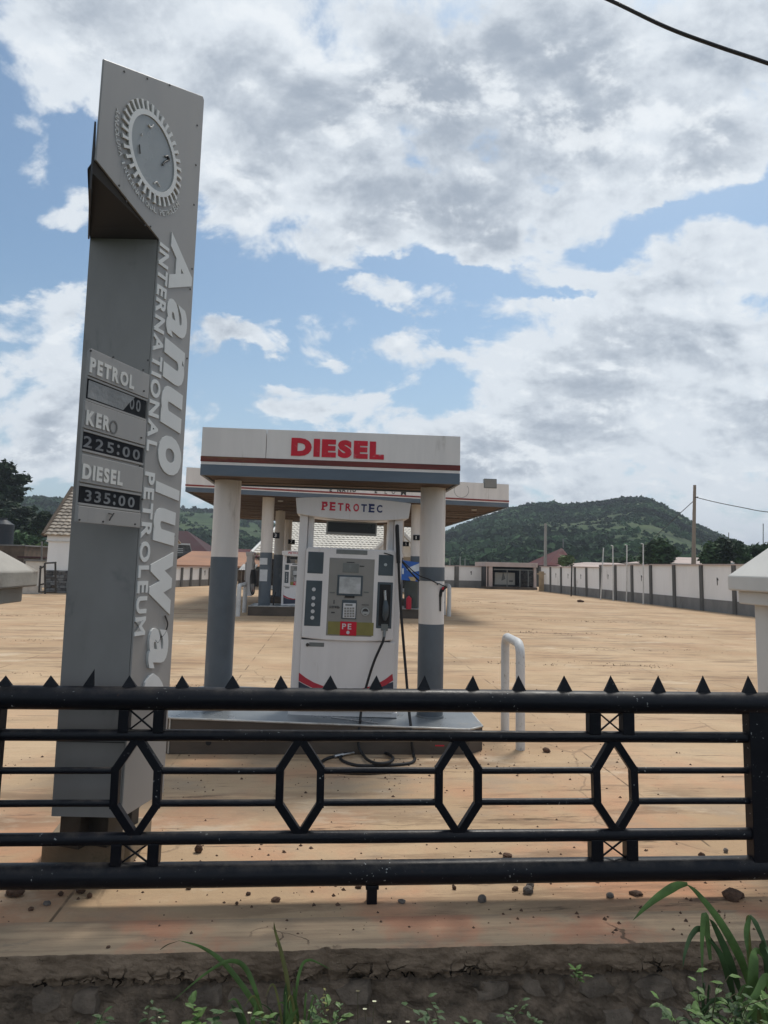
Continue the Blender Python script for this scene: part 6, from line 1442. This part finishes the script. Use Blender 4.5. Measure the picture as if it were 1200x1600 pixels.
for i, (px_, Y, lst, n_, mm, lb) in enumerate([
    (30, 70, [(20, 812, 26, 20), (45, 805, 16, 12), (10, 795, 20, 10)], 2200, 'crown_dark', 'broad dark tree below the tall tree behind the water tank'),
    (58, 66, [(62, 824, 18, 14), (70, 812, 12, 10), (50, 832, 14, 9)], 1600, 'crown_dark', 'round dark tree left of the tiled roof'),
    (40, 60, [(28, 843, 14, 8), (48, 850, 12, 7), (60, 856, 10, 8)], 900, 'crown_mid', 'lighter green bush above the brown outbuilding'),
    (55, 58, [(52, 864, 12, 6), (64, 862, 9, 8), (42, 860, 8, 4)], 700, 'crown_yel', 'pale green bush between outbuilding and white house'),
    (1032, 60, [(1030, 856, 16, 11), (1018, 862, 14, 8), (1045, 862, 13, 9), (1030, 872, 20, 8), (1010, 872, 10, 6)], 1700, 'crown_mid', 'broad leafy tree above the right wall left of the wooden pole'),
    (1112, 52, [(1112, 860, 8, 10), (1106, 872, 10, 8)], 700, 'crown_mid', 'upright leafy tree first right of the wooden pole'),
    (1130, 54, [(1132, 856, 11, 12), (1128, 870, 13, 8)], 900, 'crown_dark', 'dark upright tree second right of the wooden pole'),
    (1150, 56, [(1150, 860, 12, 11), (1157, 871, 12, 7)], 900, 'crown_mid', 'leafy tree third right of the wooden pole'),
    (1178, 58, [(1176, 864, 15, 8), (1200, 862, 16, 9)], 1100, 'crown_mid', 'green tree crown near the right edge above the pier cap'),
    (885, 69, [(885, 876, 9, 5)], 260, 'crown_yel', 'small yellow green bush before the maroon roof on the right'),
    (1000, 80, [(985, 876, 16, 5), (960, 877, 12, 4)], 500, 'crown_mid', 'low shrubs behind the thin white poles')]):
    bs = Vector((hy(px_, 880, Y).x, Y, -.5)); hgt = max(1.2, hy(px_, min(q_[1] for q_ in lst), Y).z); tree('leafy_tree', lb, bs, hgt * .9, blobs_px(Y, bs, lst), n_, .30 if Y > 56 else .26, M[mm], 40 + i, .14, 4)
# solitary crowns with bare stems on the ridges
rs = np.random.RandomState(9)
for i in range(26):
    a = rs.choice([rs.uniform(.12, .45), rs.uniform(-.52, -.2)]); r_ = (430 if a > 0 else 470) + rs.uniform(-8, 4); x, y = r_ * math.sin(a), r_ * math.cos(a); h_ = ground_h(x, y)
    if h_ < 6: continue
    t = thing('ridge_tree', 'thin stemmed tree standing against the sky on the hill ridge', 'tree', (x, y, h_ - .5), 0, 'single trees on the hill ridges'); H__ = rs.uniform(1.2, 2.6)
    MB().tube([(0, 0, 0), (rs.uniform(-.3, .3), 0, H__)], [.13, .07], 5).build('trunk', M['bark'], t)
    crown([(0, 0, H__ + .4, rs.uniform(.8, 1.6), 1.1, rs.uniform(.4, .8))], 50, .55, M['crown_dark'], t, 100 + i)

# ================================================================ GRIT, STONES AND WEEDS
def rock_mesh(seed, m, sub=1):
    r = np.random.RandomState(seed); v, f = (iv, if_)
    vv = np.array([p_ * (1 + .28 * mn.noise(Vector(p_) * 1.7 + Vector((seed, 0, 0))) + r.uniform(-.10, .10)) for p_ in v]) * np.array([1, .8, .6]); b = MB(); b.add(vv, [tuple(x) for x in f]); return b.mesh('rock', m)
rocks = [rock_mesh(i, M['pebble'] if i % 3 else M['pebblegrey']) for i in range(9)]
big_rocks = [(1145, 1400, 16, 8, 'flat reddish stone lying on the kerb slab near its right end', 1), (310, 1328, 6, 7, 'dark brown clod on the forecourt right of the price sign base', 1),
    (825, 1392, 8, 6, 'angular grey stone in a pair on the kerb below the bottom rail', 0), (829, 1384, 6, 4, 'smaller dark stone touching the angular grey one on the kerb', 0), (805, 1389, 5, 3, 'small dark stone left of the stone pair on the kerb', 1),
    (753, 1406, 6.5, 6, 'upright grey stone on the kerb right of the fence foot', 0), (628, 1409, 6, 3, 'flat stone just right of the fence foot', 0), (126, 1392, 7, 5, 'round dark stone on the kerb below the price sign', 1),
    (24, 1394, 15, 5, 'long reddish clod at the left end of the kerb', 1), (95, 1397, 5, 3, 'small dark stone left of the round one on the kerb', 1), (73, 1412, 6.5, 3, 'flat greenish stone near the left end of the kerb', 0), (140, 1400, 4, 4, 'small brown clod right of the round dark stone', 1),
    (48, 1421, 4, 3, 'tiny brown clod below the flat greenish stone', 1), (505, 1382, 3, 2.5, 'small dark pebble near the crack under the bottom rail', 1), (560, 1386, 5, 2.5, 'brown pebble between the crack and the fence foot', 1), (431, 1406, 7, 3, 'double dark pebble on the kerb left of the crack', 1),
    (710, 1388, 3, 3, 'small dark pebble under the middle of the bottom rail', 1), (953, 1400, 6, 4, 'rough grey pebble on the right half of the kerb', 0), (993, 1396, 10, 3, 'flat brown clod beside the long grass tip', 1), (169, 1480, 3, 2, 'single pebble at the edge of the kerb slab left of the grass', 1),
    (388, 1397, 3.5, 2.5, 'small pebble on the reddish part of the kerb', 1), (370, 1412, 2.5, 2.5, 'pebble below the small one on the reddish kerb', 1), (295, 1388, 4, 2.5, 'brown pebble pair under the bottom rail right of the sign', 1), (854, 1173, 6, 4, 'dark stone pair on the forecourt right of the white pipe', 1),
    (1096, 1337, 5, 4, 'dark stone just above the bottom rail near the right post', 1), (1134, 1330, 4, 3.5, 'ring shaped pebble near the right fence post', 0), (793, 1337, 7, 3, 'brown stone partly hidden by the bottom rail', 1)]
for i, (px_, py_, rx, rz_, lb, dk) in enumerate(big_rocks):
    p_ = hz_(px_, py_ + rz_ * .6, 0); k = p_.y / FPX; o_ = link('loose_stone', rocks[[1, 2, 4, 5, 7, 8][i % 6] if dk else [0, 3, 6][i % 3]], None, (p_.x, p_.y, rz_ * k * .75)); o_.scale = (rx * k, rx * k * .9, rz_ * k * 1.7); o_.rotation_euler = (random.uniform(-.2, .2), random.uniform(-.2, .2), random.uniform(-.5, .5))
    tag(o_, lb, 'stone', 'loose stones on the concrete')
b = MB(); rs = np.random.RandomState(17)
cl_ = [(rs.uniform(-3, 3), rs.uniform(3.5, 8)) for _ in range(26)]
for i in range(1500):
    if i % 3: cx_, cy_ = cl_[rs.randint(26)]; x, y = cx_ + rs.normal() * .35, cy_ + rs.normal() * .3
    else: x, y = rs.uniform(-5, 6), rs.uniform(3.35, 11)
    if y < KV + .05: continue
    s = min(rs.exponential(.0045) + .0025, .016); an = rs.uniform(0, 6.28)
    w = S(x, y, 0); pts = [Vector((math.cos(an + k * 1.57) * s * rs.uniform(.7, 1.2), math.sin(an + k * 1.57) * s * rs.uniform(.6, 1.1), 0)) for k in range(4)]
    top_ = w + Vector((0, 0, s * .9)); b.add([w + q_ for q_ in pts] + [top_], [(0, 1, 4), (1, 2, 4), (2, 3, 4), (3, 0, 4)])
tag(b.build('grit', M['pebble']), 'scattered dark grit and tiny clods over the concrete near the fence', 'grit', kind='stuff')
# dried growth along joints further out: low ragged tufts lying in lines
b = MB(); rs = np.random.RandomState(23)
def tuft_line(u0, v0, u1, v1, n, hgt, spread):
    for i in range(n):
        t = rs.rand(); u, v = u0 + (u1 - u0) * t + rs.normal() * spread, v0 + (v1 - v0) * t + rs.normal() * spread * (.2 + .9 * rs.rand() ** 3)
        if mn.noise(Vector((u * 1.3, v * 2, 4))) < -.05: continue
        w = S(u, v, .002); a = rs.uniform(0, 6.28); s = rs.uniform(.3, 1) * hgt
        d_ = Vector((math.cos(a), math.sin(a), 0)) * s * 1.6
        b.add([w - d_ * .35, w + d_ * .35, w + d_ * .2 + Vector((rs.normal() * s * .4, rs.normal() * s * .4, s))], [(0, 1, 2)])
for (u0, v0, u1, v1, n_, h__) in [(5.5, 19.5, 10, 18.5, 420, .035), (3.5, 13.2, 6.5, 12.9, 360, .03), (7.5, 36, 9.6, 34, 300, .05), (3, 30.5, 9, 30.0, 260, .035), (-12, 22, -5, 22.3, 360, .035), (-10, 16, -4.5, 15.5, 360, .03), (6.5, 24, 12, 23.3, 300, .035), (-9, 11.5, -4.2, 11.3, 240, .022), (-3.4, 10.6, -1.6, 10.4, 240, .025), (1.3, 15.7, 9, 15.5, 300, .025)]:
    tuft_line(u0, v0, u1, v1, int(n_ * .8), h__ * .8, .45)
tag(b.build('dried_weeds', M['streak']), 'low dried weeds along the joints of the concrete forecourt', 'weeds', kind='stuff')
o_ = link('laterite_clod', rocks[1], None, tuple(hz_(907, 941) + Vector((0, 0, .06)))); o_.scale = (.20, .12, .13); tag(o_, 'dark clod lying far out on the forecourt before the right wall', 'stone')

# weeds in the gutter
def blade(pts, w, parent, m, name='blade', fold=.25, n=7):
    sp = spline(pts, n); b = MB(); vs = []; k = len(sp) - 1
    for i, p_ in enumerate(sp):
        t = i / k; ww = w * (min(1, .35 + t * 2.2) * (1 - t ** 2.2) + .02); d = (sp[min(i + 1, k)] - sp[max(i - 1, 0)]).normalized()
        side = d.cross(Vector((0, -1, .15)))
        if side.length < .1: side = Vector((1, 0, 0))
        side.normalize(); nn = side.cross(d).normalized(); vs += [p_ - side * ww, p_ + nn * ww * fold, p_ + side * ww]
    b.add(vs, [f for i in range(k) for f in ((i * 3, i * 3 + 1, i * 3 + 4, i * 3 + 3), (i * 3 + 1, i * 3 + 2, i * 3 + 5, i * 3 + 4))], True); return b.build(name, m, parent)
def bpx(lst): return [hy(x, y, Y) for x, y, Y in lst]
gp_ = 'weeds growing in the gutter'
t = thing('grass_plant', 'tall broad bladed grass arching over the kerb at lower right', 'grass plant', tuple(hy(1180, 1640, 3.0)), 0, gp_)
def rel(pts, t): return [p_ - t.location for p_ in pts]
R3 = 3.05
def gb(lst, w, m='leaf', tt=None): tt = tt or t; blade(rel(bpx(lst), tt), w * 2.3 / FPX, tt, M[m])
gb([(1176, 1560, 3.05), (1158, 1500, 3.05), (1125, 1440, 3.08), (1090, 1396, 3.1), (1072, 1381, 3.1)], 9, 'leaf')
gb([(1074, 1381, 3.1), (1055, 1385, 3.08), (1030, 1400, 3.05), (1008, 1418, 3.0), (989, 1438, 2.98)], 9, 'leaf')
gb([(1110, 1500, 3.05), (1103, 1440, 3.08), (1100, 1434, 3.08), (1097, 1470, 3.05), (1098, 1540, 3.0)], 8, 'leaf')
gb([(1160, 1560, 3.05), (1140, 1500, 3.05), (1118, 1450, 3.05), (1108, 1435, 3.02)], 8, 'leafd'); gb([(1150, 1570, 3.05), (1130, 1500, 3.05), (1105, 1464, 3.05)], 8, 'leafd')
gb([(1120, 1480, 3.1), (1095, 1452, 3.08), (1080, 1462, 3.05), (1070, 1490, 3.0), (1067, 1512, 2.98)], 6, 'leafd')
t2 = thing('grass_plant', 'upright broad bladed grass clump at the lower right corner', 'grass plant', tuple(hy(1190, 1640, 2.95)), 0, gp_)
for lst, w, m in (([(1178, 1640, 2.9), (1176, 1560, 2.9), (1178, 1500, 2.92), (1184, 1486, 2.95), (1196, 1500, 2.95)], 11, 'leaf'), ([(1185, 1600, 2.95), (1172, 1500, 2.98), (1168, 1440, 3.0), (1171, 1429, 3.0)], 6, 'leafy'), ([(1172, 1430, 3.0), (1182, 1445, 2.98), (1197, 1480, 2.95), (1205, 1500, 2.9)], 5, 'leafd'),
    ([(1172, 1431, 3.0), (1166, 1460, 2.98), (1170, 1500, 2.95)], 6, 'leaf'), ([(1210, 1640, 2.9), (1190, 1570, 2.9), (1165, 1545, 2.9), (1150, 1580, 2.88), (1142, 1600, 2.85)], 9, 'leaf'), ([(1220, 1600, 2.9), (1200, 1530, 2.9), (1180, 1555, 2.85), (1150, 1590, 2.8)], 10, 'leaf'), ([(1200, 1640, 2.95), (1210, 1540, 2.95), (1192, 1480, 2.95), (1190, 1470, 2.92)], 12, 'leafd'), ([(1206, 1560, 3), (1198, 1500, 3), (1186, 1475, 3)], 9, 'leafd'), ([(1170, 1640, 2.85), (1150, 1580, 2.85), (1120, 1562, 2.85), (1095, 1580, 2.8)], 7, 'leafd'), ([(1215, 1640, 2.8), (1205, 1590, 2.8), (1185, 1570, 2.8), (1160, 1600, 2.75)], 8, 'leaf')):
    gb(lst, w, m, t2)
t3 = thing('grass_plant', 'grass with two long crossing blades at lower left centre', 'grass plant', tuple(hy(415, 1640, 3.0)), 0, gp_)
for lst, w, m in (([(422, 1620, 3), (392, 1560, 3.02), (350, 1505, 3.05), (315, 1480, 3.08), (278, 1469, 3.1)], 5.5, 'leaf'), ([(417, 1610, 3), (400, 1550, 3), (385, 1515, 3.02), (368, 1502, 3.02), (345, 1506, 3.0), (310, 1530, 2.98), (269, 1565, 2.95)], 5, 'leaf'), ([(385, 1620, 2.95), (372, 1585, 2.95), (360, 1568, 2.95)], 5, 'leafd'), ([(250, 1484, 3.12), (262, 1476, 3.12), (280, 1470, 3.12)], 1.2, 'stem'), ([(430, 1620, 3), (424, 1580, 3), (395, 1562, 3)], 1.6, 'leafd')):
    gb(lst, w, m, t3)
t4 = thing('grass_plant', 'upright pointed grass with a bent tip beside the kerb crack', 'grass plant', tuple(hy(455, 1640, 3.0)), 0, gp_)
for lst, w, m in (([(456, 1610, 3), (450, 1540, 3.03), (440, 1490, 3.06), (430, 1455, 3.08), (428, 1440, 3.08)], 4.5, 'leafy'), ([(460, 1600, 3), (464, 1540, 3.02), (472, 1508, 3.04), (484, 1500, 3.04), (500, 1506, 3.02), (517, 1515, 3.0)], 3.2, 'leaf'), ([(440, 1620, 2.9), (455, 1590, 2.9), (467, 1575, 2.9)], 5, 'leaf'), ([(450, 1620, 3), (446, 1560, 3.02), (447, 1535, 3.02)], 5, 'leafd'), ([(468, 1620, 3), (462, 1570, 3), (458, 1540, 3)], 4, 'leaf')):
    gb(lst, w, m, t4)
rg = random.Random(77)
for (tt, cx_, n_, hh__, sp_) in ((t3, 405, 9, 90, 40), (t4, 458, 10, 110, 30), (t2, 1185, 12, 120, 40), (t, 1120, 9, 110, 45)):
    for k_ in range(n_):
        bx0 = cx_ + rg.uniform(-sp_, sp_) * .6; le = rg.uniform(-1, 1) * sp_ * 1.1; h1 = hh__ * rg.uniform(.4, 1)
        gb([(bx0, 1645, 2.96), (bx0 + le * .25, 1640 - h1 * .55, 2.97), (bx0 + le * .6, 1640 - h1 * .95, 2.98), (bx0 + le, 1640 - h1 * rg.uniform(.7, 1.0), 2.96)], rg.uniform(1.4, 3.4), rg.choice(['leaf', 'leafd', 'leafd', 'leafy']), tt)
def leafset(name, label, cx, cy, Y, n, rad, lsize, seed, m='leaf', stems=True, upw=1.0):
    t = thing(name, label, 'weed', tuple(hy(cx, cy, Y)), 0, gp_); rnd = random.Random(seed); k = Y / FPX; sb_ = MB(); ns = max(2, n // 7)
    for s_i in range(ns):
        a = rnd.uniform(-1.1, 1.1); L = rad * k * rnd.uniform(.6, 1.1); tip = Vector((math.sin(a) * L, rnd.uniform(-.5, .3) * L, math.cos(a) * L * upw)); mid = tip * .5 + Vector((rnd.uniform(-.1, .1) * L, 0, L * .12)); sp = spline([(0, 0, -.02), mid, tip], 6); sb_.tube(sp, .0016, 5, False)
        b = MB()
        for j in range(7):
            p_ = sp[min(len(sp) - 1, 3 + int(j * (len(sp) - 4) / 6))]; an = rnd.uniform(0, 6.28); ls = lsize * k * rnd.uniform(.6, 1.15); d = Vector((math.cos(an), math.sin(an) * .7 - .25, rnd.uniform(-.1, .55))).normalized(); sd_ = d.cross(Vector((0, 0, 1))).normalized()
            dn = Vector((0, 0, -ls * .12)); up_ = Vector((0, 0, ls * .08))
            b.add([p_, p_ + d * ls * .35 + sd_ * ls * .26, p_ + d * ls * .35 + up_ * 0, p_ + d * ls * .35 - sd_ * ls * .26, p_ + d * ls * .75 + sd_ * ls * .15 + dn * .5, p_ + d * ls * .75 + dn, p_ + d * ls * .75 - sd_ * ls * .15 + dn * .5, p_ + d * ls + dn * 1.6], [(0, 1, 2), (0, 2, 3), (1, 4, 5, 2), (2, 5, 6, 3), (4, 7, 5), (5, 7, 6)])
        tag(b.build('leaf_sprig', M[m if rnd.random() > .35 else 'leafd'], t), kind='stuff')
    tag(sb_.build('stems', M['stem'], t), kind='stuff'); return t
leafset('broadleaf_weed', 'small bright broadleaf weed at the lower left of the crossing blades', 322, 1610, 2.95, 21, 46, 22, 1)
leafset('broadleaf_weed', 'tiny green seedling growing from the crack under the slab right of centre', 899, 1531, 3.46, 14, 20, 13, 2)
leafset('broadleaf_weed', 'leafy weed left of the tall arching grass', 1075, 1640, 2.95, 42, 95, 20, 3)
leafset('broadleaf_weed', 'leafy branching weed under the arching grass blades', 1110, 1640, 2.85, 49, 115, 20, 4)
leafset('broadleaf_weed', 'low leafy weed between the two grass clumps at right', 1150, 1650, 2.8, 42, 80, 20, 5)
leafset('broadleaf_weed', 'bushy weed around the upright pointed grass', 465, 1640, 2.95, 49, 88, 18, 6)
leafset('broadleaf_weed', 'yellowish small leaved weed right of the pointed grass', 520, 1630, 2.95, 35, 78, 9, 7, 'leafy', upw=1.2)
leafset('broadleaf_weed', 'low weed below the middle of the kerb', 690, 1640, 2.95, 28, 90, 16, 8, 'leafd')
leafset('broadleaf_weed', 'sparse weed with narrow leaves under the white pipe', 790, 1640, 2.95, 28, 74, 14, 9, 'leafd')
leafset('broadleaf_weed', 'dark low weed at the far left of the gutter', 150, 1640, 2.95, 28, 62, 15, 10, 'leafd')
leafset('broadleaf_weed', 'low weed left of the bright broadleaf weed', 235, 1640, 2.95, 21, 70, 14, 12, 'leafd')
leafset('broadleaf_weed', 'small weed between the flower stalks and the seedling', 860, 1650, 2.9, 21, 60, 14, 13, 'leafd')
leafset('broadleaf_weed', 'leafy weed filling the lower right corner', 1205, 1650, 2.75, 42, 90, 24, 14)
for i, (x0_, y0_, x1_, y1_, lb) in enumerate(((556, 1640, 559, 1549, 'tall thin flower stalk left of the others below the kerb crack'), (572, 1640, 570, 1577, 'short thin flower stalk between two taller ones'), (576, 1640, 585, 1565, 'thin flower stalk with pale yellow head right of the crack'), (608, 1640, 608, 1597, 'short stalk with pale yellow flower at the bottom edge'), (640, 1640, 637, 1597, 'rightmost short pale flower at the bottom edge'), (385, 1640, 390, 1583, 'white flower beside the crossing grass blades'), (255, 1640, 250, 1590, 'thin dry stalk left of the broadleaf weed'))):
    A_, B_ = hy(x0_, y0_, 2.95), hy(x1_, y1_, 2.98); t = thing('flower_stalk', lb, 'flower', tuple(A_), 0, gp_); MB().tube([Vector((0, 0, 0)), (B_ - A_) * .5 + Vector((.004, 0, 0)), B_ - A_], .0016, 5).build('stalk', M['stem'], t)
    b = MB(); c = B_ - A_
    for k in range(7):
        an = k * .9; d = Vector((math.cos(an), math.sin(an) * .6, .25)) * .0095; s_ = Vector((-d.y, d.x, 0)) * .45; b.add([c, c + d * .6 + s_, c + d, c + d * .6 - s_], [(0, 1, 2, 3)])
    b.build('flower_head', M['flower'] if i != 0 else M['stem'], t)
# fine dry grass litter along the wall foot
b = MB(); rs = np.random.RandomState(31)
for i in range(420):
    u = rs.uniform(-3.2, 3.6); p_ = S(u, KV - rs.uniform(.02, .45), -.46); L = rs.exponential(.06) + .04; a = rs.normal() * .7; tip = p_ + Vector((math.sin(a) * L, rs.normal() * .03, math.cos(a) * L)); mid = p_.lerp(tip, .55) + Vector((rs.normal() * .012, 0, .01)); w = Vector((.0018, 0, 0))
    b.add([p_ - w, p_ + w, mid + w * .8, mid - w * .8, tip], [(0, 1, 2, 3), (3, 2, 4)])
tag(b.build('gutter_grass', M['leafd']), 'thin sparse grass along the foot of the kerb wall', 'grass', kind='stuff')

# ================================================================ AIR
hb = MB(); hb.box(-2700, 2700, -2700, 2700, -2, 95); ho = hb.build('haze', None)
hm = bpy.data.materials.new('haze'); hm.use_nodes = True; t = hm.node_tree; t.nodes.clear(); pv = t.nodes.new('ShaderNodeVolumePrincipled'); pv.inputs['Density'].default_value = .00046; pv.inputs['Color'].default_value = (.80, .88, 1, 1); pv.inputs['Anisotropy'].default_value = .1
oo = t.nodes.new('ShaderNodeOutputMaterial'); t.links.new(pv.outputs[0], oo.inputs[1]); ho.data.materials.append(hm); tag(ho, kind='stuff')
